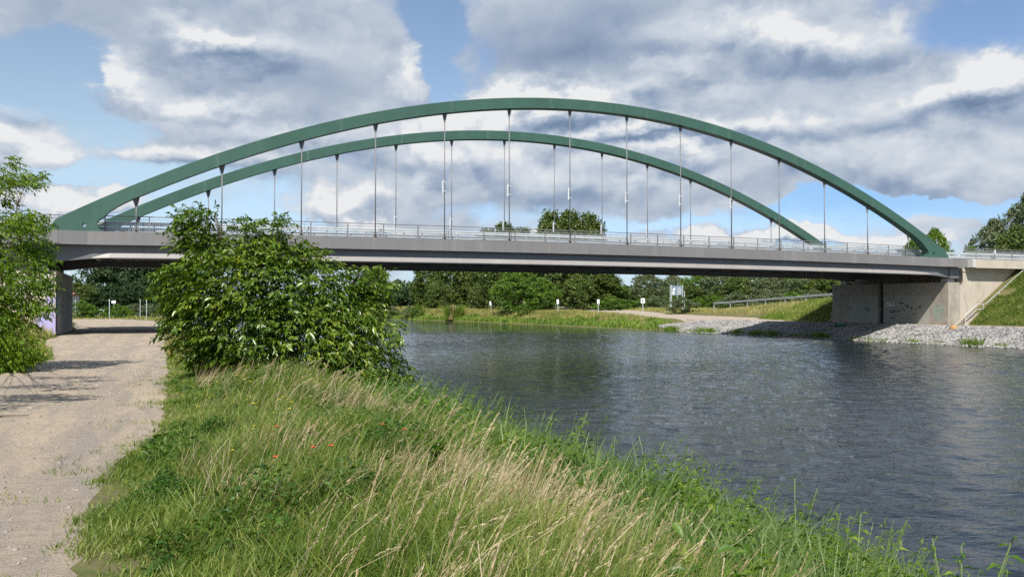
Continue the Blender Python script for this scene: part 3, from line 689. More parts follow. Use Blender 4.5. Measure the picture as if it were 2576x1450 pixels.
ao(MB().box(86.0, 104, 68.62, 69.55, 5.625, 6.04), 'wall_coping', M['concrete'])
ao(MB().box(86.9, 104, 67.5, 69.55, 6.045, 7.0), 'parapet_beam', M['concrete'])
ao(MB().box(86.42, 86.895, 67.5, 69.55, 6.1, 7.03), 'expansion_joint_cover', M['white_concrete'])
ao(MB().box(86.3, 87.0, 69.65, 86.3, 3.9, 6.3), 'back_wall', M['concrete_dark'])
ao(MB().box(86.3, 104, 69.6, 88.8, 6.32, 6.9), 'approach_slab', M['asphalt'])
ao(MB().box(86.25, 104, 86.0, 86.45, -.7, 6.0), 'wing_wall', M['concrete'])
for y in (68.85, 84.15):
    ao(MB().box(84.05, 85.1, y, y+.95, 4.42, 4.80), 'bearing', M['white_concrete'], bevel=.01)
def make_graffiti(strokes, X, sx, name, mat, parent, w_=.05):
    """strokes on an X=const wall: polylines in (y,z)"""
    for i_, st in enumerate(strokes):
        mb = MB(); X += .0006
        for (a, b), (c, d) in zip(st[:-1], st[1:]):
            L = math.hypot(c-a, d-b)+1e-6; nx_, nz_ = -(d-b)/L*w_, (c-a)/L*w_
            mb.add([(X, a+nx_, b+nz_), (X, c+nx_, d+nz_), (X, c-nx_, d-nz_), (X, a-nx_, b-nz_)], [(0, 1, 2, 3)])
        mb.obj(name, mat, parent)
random.seed(3)
sc1 = []; sc2 = []
for (yy, zz, ww, hh) in ((76.6, 1.05, 1.0, .5), (75.9, .95, .9, .5), (74.9, 1.3, .5, .35), (75.2, 2.0, .8, .2), (74.4, 1.7, .8, .3), (73.7, 1.35, .7, .6), (73.1, 1.1, .5, .3), (72.7, 1.55, .9, .5), (76.5, .25, .6, .15), (80.6, 1.3, .9, .8), (83.2, 1.4, .5, .4), (73.3, .75, .5, .2)):
    st = []; y = yy
    for q in range(9): st.append((yy+(random.random()-.5)*ww, zz+(random.random()-.5)*hh))
    (sc1 if random.random() < .5 else sc2).append(st[:5]); sc1.append(st[5:])
M['spray_blue'] = simple('blue spray paint', (0.07, 0.08, 0.14), 0.7, 0.2, 4); M['spray_dark'] = simple('dark spray paint', (0.04, 0.045, 0.045), 0.7, 0.2, 4)
make_graffiti(sc1, 83.855, 1, 'graffiti', M['spray_dark'], pw, .025); make_graffiti(sc2, 83.845, 1, 'graffiti', M['spray_blue'], pw, .03)
M['patch'] = simple('pale green paint patch', (0.27, 0.315, 0.265), 0.8, 0.2, 3)
blob = [(70.0+.75*math.cos(a)*(1+.2*math.sin(3*a)), .95+.95*math.sin(a)*(1+.12*math.cos(5*a))) for a in np.linspace(0, 2*math.pi, 28)[:-1]]
b_ = MB(); b_.add([(83.896, y, z) for y, z in blob], [tuple(range(len(blob)))]); b_.obj('paint_patch', M['patch'], pw)
# faint marks on the wing wall
b_ = MB(); z0 = 68.694
for a, b, c, d in ((86.5, 2.9, 86.9, 1.0), (89.9, 3.3, 88.6, 2.1), (92.8, 4.9, 92.9, 4.2), (92.9, 4.2, 94.0, 4.25)):
    L = math.hypot(c-a, d-b); nx_, nz_ = -(d-b)/L*.05, (c-a)/L*.05
    b_.add([(a+nx_, z0, b+nz_), (c+nx_, z0, d+nz_), (c-nx_, z0, d-nz_), (a-nx_, z0, b-nz_)], [(0, 1, 2, 3)])
ao(b_, 'wall_marks', M['concrete_dark'])
mk = MB(); random.seed(8)
for k in range(26): 
    x = 96.4+random.random()*2.0; z = 6.35+random.random()*.45; mk.box(x, x+.05+random.random()*.18, 67.492, 67.497, z, z+.03+random.random()*.06)
ao(mk, 'paint_splashes', M['white'])
# kilometre sign on the wall
FONT_Z = 0
def text_mesh(s, size, name, mat, parent, loc, rot, bold=0.0):
    cu = bpy.data.curves.new(name, 'FONT'); cu.body = s; cu.size = size; cu.align_x = 'CENTER'; cu.align_y = 'CENTER'; cu.offset = bold
    t = bpy.data.objects.new('tmp', cu); COL.objects.link(t); bpy.context.view_layer.update()
    me = bpy.data.meshes.new_from_object(t.evaluated_get(bpy.context.evaluated_depsgraph_get())); bpy.data.objects.remove(t)
    me.materials.clear(); me.materials.append(mat)
    o = bpy.data.objects.new(name, me); finish(o, parent); o.location = loc; o.rotation_euler = rot; return o
sg = empty('distance_sign', (83.84, 76.85, 1.93), 'small white sign reading 21,785 fixed to the abutment wall', 'sign')
MB().box(-.012, .012, -.66, .66, -.25, .25).obj('sign_plate', M['white'], sg, bevel=.004)
mbb = MB(); mbb.box(.013, .02, -.70, .70, -.29, .29).obj('sign_backing', M['ink'], sg)
text_mesh('21,785', .40, 'lettering', M['ink'], sg, (-.016, 0, 0), (math.pi/2, 0, -math.pi/2), .012)
# left abutment
al = empty('bridge_abutment', (-8, 77, -.6), 'concrete abutment with lilac and teal graffiti at the left end of the bridge', 'bridge abutment')
ALM = Matrix.Translation(-Vector((-8, 77, -.6)))
def lo_(mb, name, mat, parent=None, **kw):
    o = mb.obj(name, mat, parent or al, **kw)
    if parent is None: o.matrix_parent_inverse = ALM
    return o
pl = lo_(MB().box(-7.75, -5.9, 69.0, 84.4, -.8, 4.3), 'pier_wall', M['concrete'], bevel=.02)
lo_(MB().box(-5.897, -5.875, 70.3, 76.0, .1, 3.4).box(-5.897, -5.875, 76.7, 83.6, .1, 3.2), 'wall_coating', M['panel'], pl)
lo_(MB().box(-30, -7.76, 69.0, 69.8, -.8, 5.9), 'wing_wall', M['concrete'])
lo_(MB().box(-30, -9.95, 67.5, 69.75, 5.905, 7.0), 'parapet_beam', M['concrete'])
lo_(MB().box(-9.9, -9.0, 69.9, 86.0, 4.2, 6.3), 'back_wall', M['concrete_dark'])
lo_(MB().box(-30, -9.9, 69.8, 88.8, 6.32, 6.9), 'approach_slab', M['asphalt'])
for y in (69.05, 83.4): lo_(MB().box(-7.7, -6.6, y, y+.9, 4.3, 4.83), 'bearing', M['white_concrete'], bevel=.01)
M['spray_purple'] = simple('lilac paint', (0.40, 0.36, 0.62), 0.7, 0.08, 2); M['spray_teal'] = simple('teal paint', (0.03, 0.22, 0.28), 0.7, 0.15, 2)
M['spray_violet'] = simple('deep purple paint', (0.10, 0.05, 0.18), 0.7, 0.15, 2); M['spray_red'] = simple('dark red paint', (0.24, 0.03, 0.05), 0.7, 0.15, 2)
def patch(parent, pts, name, mat): b = MB(); b.add(pts, [tuple(range(len(pts)))]); return b.obj(name, mat, parent)
def yz(X, L): return [(X, a, b) for a, b in L]
patch(pl, [(x, 68.995, z) for x, z in ((-7.35, -.55), (-5.92, -.55), (-5.92, 1.5), (-6.3, 1.75), (-6.8, 1.3), (-7.1, .7), (-7.45, .3))], 'graffiti', M['spray_purple'])
patch(pl, [(x, 68.995, z) for x, z in ((-6.6, 1.95), (-5.95, 1.9), (-5.95, 2.5), (-6.3, 2.6))], 'graffiti', M['spray_purple'])
patch(pl, yz(-5.868, [(69.15, -.5), (70.25, -.5), (70.0, 1.0), (69.9, 3.0), (69.15, 3.2)]), 'graffiti', M['spray_violet'])
patch(pl, yz(-5.864, [(69.6, 1.0), (70.7, .8), (70.9, 2.4), (70.5, 2.9), (69.8, 2.7)]), 'graffiti', M['spray_teal'])
patch(pl, yz(-5.860, [(69.9, 2.6), (70.5, 2.6), (70.6, 3.3), (70.0, 3.4)]), 'graffiti', M['spray_red'])
st = []
random.seed(5)
for y in (71.6, 72.2, 73.1, 74.0, 75.0, 78.0, 79.4, 81.0, 82.4): st.append([(y, 3.3), (y+.1, 2.0+random.random()), (y-.05, .2+random.random())])
st.append([(70.2, 2.2), (70.5, 3.4), (71.3, 3.7), (72.4, 3.6), (73.4, 3.3)])
make_graffiti(st, -5.870, 1, 'graffiti', M['spray_dark'], pl, .06)
# railings and guardrails on the approaches
zr = lambda x: 6.97
r = railing(68.2, 85.9, 103.5, zr); r['label'] = 'grey pipe railing on the concrete parapet at the right end'; r['category'] = 'railing'
r = railing(88.4, 85.9, 103.5, zr); r['label'] = 'grey railing behind the road at the right end, beyond the guardrail'; r['category'] = 'railing'
r = railing(68.2, -24, -10.0, zr); r['label'] = 'grey pipe railing above the left abutment, behind the leafy maple'; r['category'] = 'railing'
zz_ = lambda x: 6.93
for y, sd, nm in ((70.45, -1, 'nearer'), (82.6, 1, 'farther')):
    r = guardrail(y, 86.5, 104, zz_, None, 1.65, sd, (.92, .50)); r['label'] = f'galvanised double guardrail on the right approach road, the {nm} of the two'; r['category'] = 'guardrail'
    r = guardrail(y, -24, -9.9, zz_, None, 1.65, sd, (.92, .50)); r['label'] = f'galvanised double guardrail on the left approach road, the {nm} of the two'; r['category'] = 'guardrail'
# small white light fitting by the right railing
e_ = empty('marker_post', (93.0, 69.75, 6.9), 'small white marker post between railing and guardrail right of the arch foot', 'marker post')
MB().box(-.06, .06, -.06, .06, 0, .95).obj('post', M['rail_steel'], e_); MB().prism([(-.16, .95), (.16, .95), (.16, 1.3), (0, 1.5), (-.12, 1.3)], 'y', -.08, .08).obj('cap', M['white'], e_)

# ------------------------------------------------------------------ stairs
def stairs(name, x0, y0, y1, label, railside, nst=24, depth=.33, rise=.205):
    e = empty(name, (x0, (y0+y1)/2, -.5), label, 'stairs')
    st = MB()
    X, Z = 0, 0
    prof = []
    for i in range(nst):
        extra = 1.3 if i == 6 else 0
        st.box(X, X+depth+extra, y0-(y0+y1)/2, y1-(y0+y1)/2, Z-.6, Z+rise); prof.append((X, Z+rise)); X += depth+extra-.001; Z += rise
    st.obj('steps', M['concrete_dark'], e)
    hw = (y1-y0)/2
    for s in (-1, 1):
        k = MB(); kx = [(0-.35, -.05), (6*depth, 6*rise), (7*depth+1.3, 7*rise), (X, Z+.1)]
        k.sweep([0]*4, lambda i: [(kx[i][0], s*hw, kx[i][1]-.5), (kx[i][0], s*(hw+.16), kx[i][1]-.5), (kx[i][0], s*(hw+.16), kx[i][1]+.14), (kx[i][0], s*hw, kx[i][1]+.14)]).obj('stringer', M['concrete'], e)
    ys_ = railside*(hw-.06)
    r = MB()
    for h in (1.12, .56):
        r.tube([(.05, ys_, .05+h), (6*depth-.1, ys_, 6*rise+h), (7*depth+1.1, ys_, 6*rise+h+.1), (X, ys_, Z+h)], .035, 6)
    rr = r.obj('handrail', M['galv'], e)
    for i, q in enumerate((.05, 3.0, 5.6, 8.3)):
        z = .05 if q < 1 else (6*rise+.1 if q < 3.2 else 7*rise+(q-3.6)*rise/depth)
        MB().tube([(q, ys_, z-.1), (q, ys_, z+1.1)], .03, 6).obj('handrail_post', M['galv'], rr)
    return e
stairs('stairs', 85.2, 67.55, 68.65, 'concrete stairs with steel handrail climbing the bank beside the right wing wall', -1, 36)
stairs('stairs', 84.9, 86.7, 87.8, 'shaded stairs with handrail on the far side of the right abutment', 1, 34)

# ------------------------------------------------------------------ vegetation generators
upv = np.array([0, 0, 1.0])
def unit(v): return v/np.linalg.norm(v, axis=1, keepdims=True).clip(1e-6)
def leaves_mesh(name, pos, direc, normal, length, width, mat, fold=.25, droop=.0):
    """pointed folded leaves, 4 triangles each"""
    n = len(pos); direc = unit(direc); side = unit(np.cross(direc, normal)); nor = np.cross(side, direc)
    L = np.asarray(length).reshape(-1, 1)*np.ones((n, 1)); W = np.asarray(width).reshape(-1, 1)*np.ones((n, 1))
    dz = np.array([[0, 0, -1.0]])
    mid = pos+direc*L*.48
    v = np.stack([pos, mid+side*W*.5+nor*W*fold, mid+dz*L*droop*.15, mid-side*W*.5+nor*W*fold, pos+direc*L+dz*L*droop], 1).reshape(-1, 3)
    b = (np.arange(n)*5)[:, None]
    f = np.stack([b+[0, 1, 2], b+[0, 2, 3], b+[1, 4, 2], b+[2, 4, 3]], 1).reshape(-1, 3)
    return np_mesh(name, v, f, mat)
def card_mesh(name, pos, direc, normal, length, width, mat):
    n = len(pos); direc = unit(direc); side = unit(np.cross(direc, normal)); L = np.asarray(length).reshape(-1, 1); W = np.asarray(width).reshape(-1, 1)
    v = np.stack([pos, pos+direc*L*.5+side*W*.5, pos+direc*L, pos+direc*L*.5-side*W*.5], 1).reshape(-1, 3)
    b = (np.arange(n)*4)[:, None]
    return np_mesh(name, v, b+np.array([[0, 1, 2, 3]]), mat)
def blades_mesh(name, pos, h, w_, lean, leandir, mat, facing=None, curve=.5):
    """grass blades: 3 segments tapering to a point"""
    n = len(pos); h = h.reshape(-1, 1); w_ = w_.reshape(-1, 1); lean = lean.reshape(-1, 1)
    ld = np.stack([np.cos(leandir), np.sin(leandir), np.zeros(n)], 1)
    fa = rng.random(n)*2*np.pi if facing is None else facing
    sd = np.stack([np.cos(fa), np.sin(fa), np.zeros(n)], 1)
    up = np.array([[0, 0, 1.0]])
    rows = []
    for t_, wk in ((0, 1.0), (.4, .85), (.75, .55), (1.0, 0)):
        bend = lean*(t_*(1-curve)+t_**2*curve)
        c = pos+ld*h*bend+up*h*(t_*np.sqrt(np.clip(1-bend**2*.6, .15, 1)))
        if wk > 0: rows += [c-sd*w_*wk*.5, c+sd*w_*wk*.5]
        else: rows += [c]
    v = np.stack(rows, 1).reshape(-1, 3); b = (np.arange(n)*7)[:, None]
    f = np.stack([b+[0, 1, 3], b+[0, 3, 2], b+[2, 3, 5], b+[2, 5, 4], b+[4, 5, 6]], 1).reshape(-1, 3)
    return np_mesh(name, v, f, mat)
def join_np(meshes_vf):
    vs, fs, o = [], [], 0
    for v, f in meshes_vf: vs.append(v); fs.append(f+o); o += len(v)
    return np.concatenate(vs), np.concatenate(fs)
def rand_dirs(n): return unit(rng.normal(size=(n, 3)))

def tree_parts(kind, H, Rr, trunk_h, ncl, per, card, mat, bark, leanx=.0):
    """returns (trunk mesh, crown mesh): clumped leaf cards around limb ends"""
    # clump centres
    cs = []; rs = []
    while len(cs) < ncl:
        p = rng.random(3)*2-1
        if kind == 'poplar':
            z = rng.random()**.9; rad = Rr*(math.sin(math.pi*min(1, (z*.86+.10))**.75)**.55)
            a = rng.random()*2*math.pi; q = rad*math.sqrt(rng.random()*.75+.25)
            c = (q*math.cos(a), q*math.sin(a), trunk_h+(H-trunk_h)*z)
        else:
            z = rng.random()**.85; rad = Rr*(max(.06, 1-(2*z-.85)**2*.78) if z > .42 else .82+.4*z)
            a = rng.random()*2*math.pi; q = rad*math.sqrt(rng.random()*.65+.35)
            c = (q*math.cos(a), q*math.sin(a), trunk_h+(H-trunk_h)*z)
        c = np.array(c)*1.0
        c[:2] *= 1+.28*math.sin(a*3+c[2]*.6+Rr)
        cs.append(c); rs.append(min(H, 16)*.062*(.6+.9*rng.random()))
    cs = np.array(cs); rs = np.array(rs)
    k = np.repeat(np.arange(ncl), per)
    d = rand_dirs(len(k)); rr = rs[k]*(rng.random(len(k))**.45)
    sc = np.array([1.25, 1.25, .75]) if kind != 'poplar' else np.array([.8, .8, 1.25])
    pos = cs[k]+d*rr[:, None]*sc
    nrm = unit(d*.7+np.array([0, 0, .55])+rng.normal(size=d.shape)*.55)
    dr = rng.normal(size=d.shape)+np.array([.35, .1, -.25 if kind != 'poplar' else .7])
    sz = card*(.55+.9*rng.random(len(k)))
    crown = card_mesh('crown', pos, dr, nrm, sz, sz*.62, mat)
    tb = MB(); r0 = .018*H
    tp_ = [(0, 0, -.3), (leanx*.2, 0, trunk_h*.6), (leanx*.6, .02*H, H*.55), (leanx, 0, H*.9)]
    tb.tube(tp_, [r0, r0*.8, r0*.45, r0*.1], 7)
    for i in rng.choice(ncl, min(ncl, 16), replace=False):
        c = cs[i]; z0_ = max(trunk_h*.5, c[2]-np.hypot(c[0], c[1])*.9)
        tb.tube([(leanx*.3, 0, z0_), (c[0]*.5, c[1]*.5, (z0_+c[2])/2+.2), tuple(c)], [r0*.32, r0*.2, r0*.05], 5)
    return tb.mesh('trunk', M[bark]), crown
LIB = {}
def lib(key, **kw):
    LIB[key] = (tree_parts(**kw), kw['H']); return LIB[key]
lib('poplar', kind='poplar', H=20, Rr=3.6, trunk_h=2.0, ncl=340, per=46, card=.50, mat=M['poplar'], bark='pale_bark')
lib('poplar2', kind='poplar', H=20, Rr=4.6, trunk_h=1.6, ncl=400, per=44, card=.50, mat=M['poplar'], bark='pale_bark')
lib('broad', kind='round', H=12, Rr=5.2, trunk_h=1.0, ncl=300, per=50, card=.42, mat=M['bright_tree'], bark='wood')
lib('broad2', kind='round', H=12, Rr=4.4, trunk_h=.6, ncl=280, per=50, card=.42, mat=M['poplar'], bark='wood')
lib('willow', kind='round', H=12, Rr=5.6, trunk_h=.3, ncl=330, per=48, card=.40, mat=M['willow'], bark='wood')
lib('dark', kind='round', H=12, Rr=4.8, trunk_h=.2, ncl=300, per=46, card=.46, mat=M['dark_tree'], bark='wood')
lib('blue', kind='round', H=12, Rr=5.5, trunk_h=.2, ncl=240, per=44, card=.55, mat=M['hazy_tree'], bark='wood')
lib('shrub', kind='round', H=4, Rr=2.4, trunk_h=.05, ncl=130, per=60, card=.20, mat=M['bright_tree'], bark='twig')
lib('shrub2', kind='round', H=4, Rr=2.2, trunk_h=.05, ncl=130, per=60, card=.18, mat=M['willow'], bark='twig')
KIND_NAME = {'poplar': 'poplar_tree', 'poplar2': 'poplar_tree', 'broad': 'deciduous_tree', 'broad2': 'deciduous_tree', 'willow': 'willow_tree', 'dark': 'deciduous_tree', 'blue': 'willow_tree', 'shrub': 'shrub', 'shrub2': 'shrub'}
def plant(key, px, d, top_py, label, group=None, width=None, z=None, rot=None, x=None, y=None, name=None):
    """plant a tree so that, standing at photo column px and distance d, its top reaches row top_py"""
    (tm, cm), H0 = LIB[key]
    X, Y = at(px, d) if x is None else (x, y)
    zb = gz(X, Y) if z is None else z
    H = zat(top_py, d)-zb; s = H/H0; sw = s if width is None else width
    cat = 'shrub' if 'shrub' in key else 'tree'
    o = empty(name or KIND_NAME[key], (X, Y, zb-.05), label, cat, group, rot=rng.random()*6.28 if rot is None else rot)
    o.scale = (sw, sw, s)
    t = bpy.data.objects.new('trunk', tm); finish(t, o); c = bpy.data.objects.new('crown', cm); finish(c, o)
    return o

# belt of trees behind the canal (centre)
G1 = 'poplars on the far bank seen under and above the deck'
for px, d, top, key, lab in (
    (1075, 282, 640, 'poplar', 'poplar at the left end of the far bank row, its trunk by the blue willow'),
    (1130, 270, 632, 'poplar2', 'dark poplar behind the grey green shrub at the water edge'),
    (1175, 264, 622, 'poplar', 'poplar behind the tan reed clump, its top under the deck'),
    (1225, 256, 585, 'poplar', 'poplar whose tip just reaches above the railing, left of two taller ones'),
    (1268, 226, 567, 'poplar2', 'poplar showing a small crown above the railing near the eighth hanger'),
    (1318, 236, 582, 'poplar', 'poplar with thin top between the small and the tall crowns above the deck'),
    (1384, 222, 541, 'poplar', 'tall poplar at the left of the big crown group above the deck'),
    (1434, 226, 538, 'poplar2', 'tallest broad poplar in the middle of the big crown group'),
    (1484, 224, 546, 'poplar', 'tall poplar at the right of the big crown group above the deck'),
    (1525, 216, 690, 'poplar', 'slim poplar at the right edge of the row, below the deck')):
    plant(key, px, d, top, lab, G1, width=1.32 if key == 'poplar' else 1.25)
plant('broad', 1300, 205, 668, 'bright green round tree in front of the poplar trunks', width=1.05)
plant('broad', 1365, 208, 700, 'lower bright green tree beside the white sign posts', width=.8)
plant('broad2', 1200, 236, 712, 'small dark green tree right of the tan reed clump', width=.6)
plant('broad2', 1105, 256, 706, 'dense low tree behind the grey green shrub', width=.85)
plant('broad2', 1450, 212, 690, 'dark lower tree under the tallest poplar', width=.9)
plant('poplar', 955, 300, 655, 'poplar half hidden behind the right side of the walnut bush', width=.8)
plant('poplar', 925, 300, 640, 'poplar behind the walnut bush, only its edge in view', width=.8)
# gap with bluish trees far away
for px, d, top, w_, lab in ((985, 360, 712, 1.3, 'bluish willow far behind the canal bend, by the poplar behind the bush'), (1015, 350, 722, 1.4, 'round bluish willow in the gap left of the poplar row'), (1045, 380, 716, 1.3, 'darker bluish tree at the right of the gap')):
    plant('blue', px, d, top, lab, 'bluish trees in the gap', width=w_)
plant('dark', 1000, 470, 705, 'dark conical treetop behind the bluish willows', width=1.4)
# right of the poplars
G2 = 'green trees along the far meadow'
for px, d, top, key, w_, lab in (
    (1560, 250, 722, 'broad', 1.1, 'bright green tree just right of the poplar row'),
    (1600, 262, 728, 'broad', 1.2, 'low bright tree beside the tall grey green willow'),
    (1628, 240, 684, 'willow', 1.0, 'tall loose grey green willow standing above the square white sign'),
    (1668, 262, 722, 'broad2', 1.1, 'dark green tree left of the road direction board'),
    (1695, 275, 690, 'willow', 1.0, 'pale willow behind the road direction board'),
    (1735, 235, 712, 'broad2', 1.0, 'dark tree right beside the road direction board'),
    (1765, 250, 678, 'broad', 1.1, 'tall bright tree behind the start of the guardrails'),
    (1810, 235, 682, 'willow', 1.15, 'large grey green tree above the left ends of the guardrails'),
    (1855, 228, 690, 'broad2', 1.1, 'dark tree above the bend of the guardrails'),
    (1900, 232, 682, 'willow', 1.15, 'grey green tree behind the middle of the guardrails'),
    (1945, 222, 690, 'willow', 1.0, 'rounded grey willow behind the guardrails, second from the pier'),
    (1990, 225, 688, 'broad', 1.1, 'bright green tree behind the guardrails'),
    (2035, 215, 684, 'willow', 1.1, 'grey willow close to the left of the right pier'),
    (2080, 210, 686, 'broad2', 1.1, 'dark tree partly hidden by the right pier'),
    (2130, 215, 690, 'willow', 1.1, 'willow behind the right pier')):
    plant(key, px, d, top, lab, G2, width=w_)
n = 42000; pxs = 880+rng.random(n)*1500; dds = 330+rng.random(n)*60; Xb, Yb = at(pxs, dds)
hh_ = (5.5+4.5*vnoise(Xb, Yb, .045, 95)+2*vnoise(Xb, Yb, .16, 96))*rng.random(n)**.6
nm_ = unit(rng.normal(size=(n, 3))+upv*.6); sz = .9+1.0*rng.random(n)
me = card_mesh('distant_wood', np.stack([Xb, Yb, hh_+.4], 1), rng.normal(size=(n, 3)), nm_, sz, sz*.6, M['dark_tree'])
finish(bpy.data.objects.new('distant_wood', me), label='low dark wood closing the view behind the meadow trees', cat='wood', kind='stuff')
for px, d, top, key, w_, lab in ((1715, 170, 748, 'shrub2', 1.6, 'dark rounded shrub in front of the road direction board'),
    (1850, 190, 735, 'shrub2', 1.9, 'grey shrub below the large trees at the guardrail bend'), (1935, 180, 732, 'shrub2', 1.9, 'pale grey shrub behind the upper guardrail'),
    (1575, 215, 752, 'shrub', 1.8, 'low bright shrub at the meadow edge by the poplars'), (1790, 205, 742, 'shrub', 1.9, 'green shrub at the meadow edge right of the board'), (1650, 215, 748, 'shrub2', 2.0, 'grey green shrub at the foot of the tall willow'),
    (1700, 225, 745, 'shrub', 1.9, 'green shrub behind the dark rounded shrub'), (1620, 225, 750, 'shrub', 2.0, 'green shrub at the meadow edge behind the square sign'),
    (1990, 190, 735, 'shrub', 1.9, 'green shrub behind the upper guardrail near the pier'), (2050, 185, 732, 'shrub2', 1.9, 'grey shrub behind the guardrail beside the pier'), (1540, 205, 745, 'shrub', 1.7, 'green shrub under the slim poplar')):
    plant(key, px, d, top, lab, 'shrubs along the far meadow', width=w_)
# right edge behind the approach
plant('willow', 2590, 150, 492, 'large leaning tree behind the right approach railing', z=5.0, width=1.0)
plant('willow', 2500, 158, 555, 'lower left part tree of the clump at the right edge', z=5.0, width=.75)
plant('broad2', 2560, 138, 570, 'dark olive tree in front of the large tree at the right edge', z=5.0, width=.8)
plant('broad', 2352, 150, 578, 'small bushy tree behind the right arch foot', z=5.5, width=.62)
plant('broad', 2300, 158, 600, 'low treetop left of the small bushy tree behind the arch foot', z=5.5, width=.5)
plant('shrub', 2450, 140, 622, 'low green shrub behind the right approach railing', z=6.0, width=1.2)
# left, seen under the bridge
G3 = 'dark woodland trees beyond the bend, seen under the left end'
for px, d, top, key, w_, lab in (
    (196, 330, 712, 'broad2', 1.6, 'olive tree beside the left pier'), (222, 350, 716, 'broad2', 1.5, 'olive tree between the left pier and the dark wood'),
    (262, 380, 600, 'dark', 2.1, 'tall dark tree at the left edge of the dark wood'), (310, 385, 590, 'dark', 2.2, 'tall dark tree in the middle of the wood under the deck'),
    (355, 380, 600, 'dark', 2.1, 'tall dark tree behind the two thin poles'), (400, 385, 610, 'dark', 2.1, 'tall dark tree behind the left side of the walnut bush'),
    (280, 340, 715, 'dark', 1.5, 'lower dark tree at the foot of the dark wood, left part'), (335, 345, 712, 'dark', 1.5, 'lower dark tree in front of the dark wood'),
    (385, 350, 716, 'dark', 1.5, 'lower dark tree near the two thin poles'), (240, 335, 730, 'dark', 1.3, 'low dark tree left of the dark wood'),
    (440, 390, 620, 'dark', 2.0, 'dark tree hidden behind the walnut bush edge'), (430, 350, 730, 'dark', 1.4, 'low dark tree glimpsed beside the walnut bush')):
    plant(key, px, d, top, lab, G3, width=w_, z=-1.0)
for px, d, top, key, w_, lab in ((205, 175, 756, 'shrub', 1.25, 'bright yellow green shrub right of the left pier'), (232, 180, 768, 'shrub', 1.0, 'low yellow green shrub left of the white topped rail'),
    (292, 165, 766, 'shrub', 1.05, 'green shrub beside the tall thin pole'), (312, 172, 770, 'shrub', .9, 'low green shrub right of the tall thin pole'),
    (405, 300, 762, 'shrub2', 3.0, 'pale low shrub across the water near the walnut bush'), (375, 310, 764, 'shrub2', 2.6, 'dark low shrub across the water behind the two poles'), (340, 290, 765, 'shrub2', 2.6, 'low shrub across the water left of the two poles')):
    plant(key, px, d, top, lab, 'shrubs seen under the left end', width=w_)
# shrubs and reed clumps on the far bank waterline
def bank_xy(px, inland):
    """far-bank point in column px, 'inland' metres beyond the waterline"""
    lo, hi = 60, 420
    for _ in range(40):
        d = (lo+hi)/2; X, Y = at(px, d); xr = float(lerp(Y, *XRIGHT))+inland
        if X < xr: lo = d
        else: hi = d
    return (X, Y, d)
for px, inl, top, key, w_, lab in ((1030, 1.5, 770, 'shrub2', 1.1, 'grey green shrub at the water edge near the walnut bush'), (1050, 2.0, 766, 'shrub', 1.0, 'dark green shrub at the water edge below the left poplars'),
    (1316, 5, 764, 'shrub', .95, 'round yellow green shrub on the far bank beside a sign post'), (990, 1.5, 772, 'shrub2', 1.1, 'pale shrub at the water edge nearest the walnut bush'), (1075, 12, 758, 'shrub', .9, 'green shrub on the bank top behind the dark waterside shrub')):
    X, Y, d = bank_xy(px, inl)
    plant(key, px, d, top, lab, None, width=w_)
def clump(name, X, Y, zb, n, h, spread, mat, label, cat, wdt=.05, lean=.35, group=None):
    o = empty(name, (X, Y, zb), label, cat, group)
    p = rng.normal(size=(n, 3))*spread*np.array([1, 1, 0]); hh = h*(.6+.5*rng.random(n))
    ld = np.arctan2(p[:, 1], p[:, 0])+rng.normal(size=n)*.5
    me = blades_mesh('stalks', p*.5, hh, np.full(n, wdt), lean*(.4+rng.random(n)), ld, mat)
    finish(bpy.data.objects.new('stalks', me), o); return o
X, Y, d = bank_xy(1143, 1.2); rc = clump('reed_clump', X, Y, gz(X, Y), 900, 4.3, 1.6, M['farherb'], 'green reed clump with a tan dead core at the far water edge', 'reeds', .10, .55)
pr = rng.normal(size=(320, 3))*np.array([.45, .3, 0]); me = blades_mesh('dead_stalks', pr-np.array([0.5, .9, 0]), 3.9*(.5+.6*rng.random(320)), np.full(320, .10), .25*rng.random(320), rng.random(320)*6.28, M['tan_reed']); finish(bpy.data.objects.new('dead_stalks', me), rc)

# ------------------------------------------------------------------ signs, posts, guardrails and buildings in the distance
def post_sign(px, base_py, top_py, d, label, group, plate=(.45, .7), tilt=0.0, arrow=False, name='sign_post'):
    X, Y = at(px, d); zb = gz(X, Y); H = zat(top_py, d)-zb
    e = empty(name, (X, Y, zb), label, 'sign post', group, rot=-YAW); e.rotation_euler[1] = tilt
    MB().tube([(0, 0, -.2), (0, 0, H)], .045 if d < 140 else .06, 6).obj('pole', M['galv'], e)
    if plate:
        pw_, ph = plate
        MB().box(-pw_/2, pw_/2, -.09, -.062, H-ph-.05, H-.05).obj('plate', M['white'], e, bevel=.01)
        if arrow: MB().box(-.12, .12, -.1, -.095, H-ph+.15, H-.3).obj('symbol', M['rail_steel'], e)
    return e
G4 = 'white topped sign posts along the far bank'
for px, inl, top, plate, tilt, lab, arrow in ((1237, 9, 757, (.45, 1.0), -.16, 'leaning sign post, leftmost on the far bank', False), (1261, 10, 756, (.75, 1.1), .0, 'upright sign post right of the leaning one', False),
    (1317, 9, 754, (.5, 1.0), .03, 'sign post rising behind the round yellow green shrub', False), (1404, 8.5, 752, (.5, 1.0), -.03, 'sign post between the round shrub and the sandy towpath', False),
    (1505, 8, 752, (.5, .9), 0, 'sign post with pointed top at the start of the sandy towpath', False), (1617, 8.5, 749, (.75, .9), 0, 'square white sign beside the towpath with a grey symbol', True)):
    X, Y, d = bank_xy(px, inl)
    post_sign(px, 0, top, d, lab, G4, plate=plate, tilt=tilt, arrow=arrow)
G5 = 'thin pale poles by the track beyond the bridge'
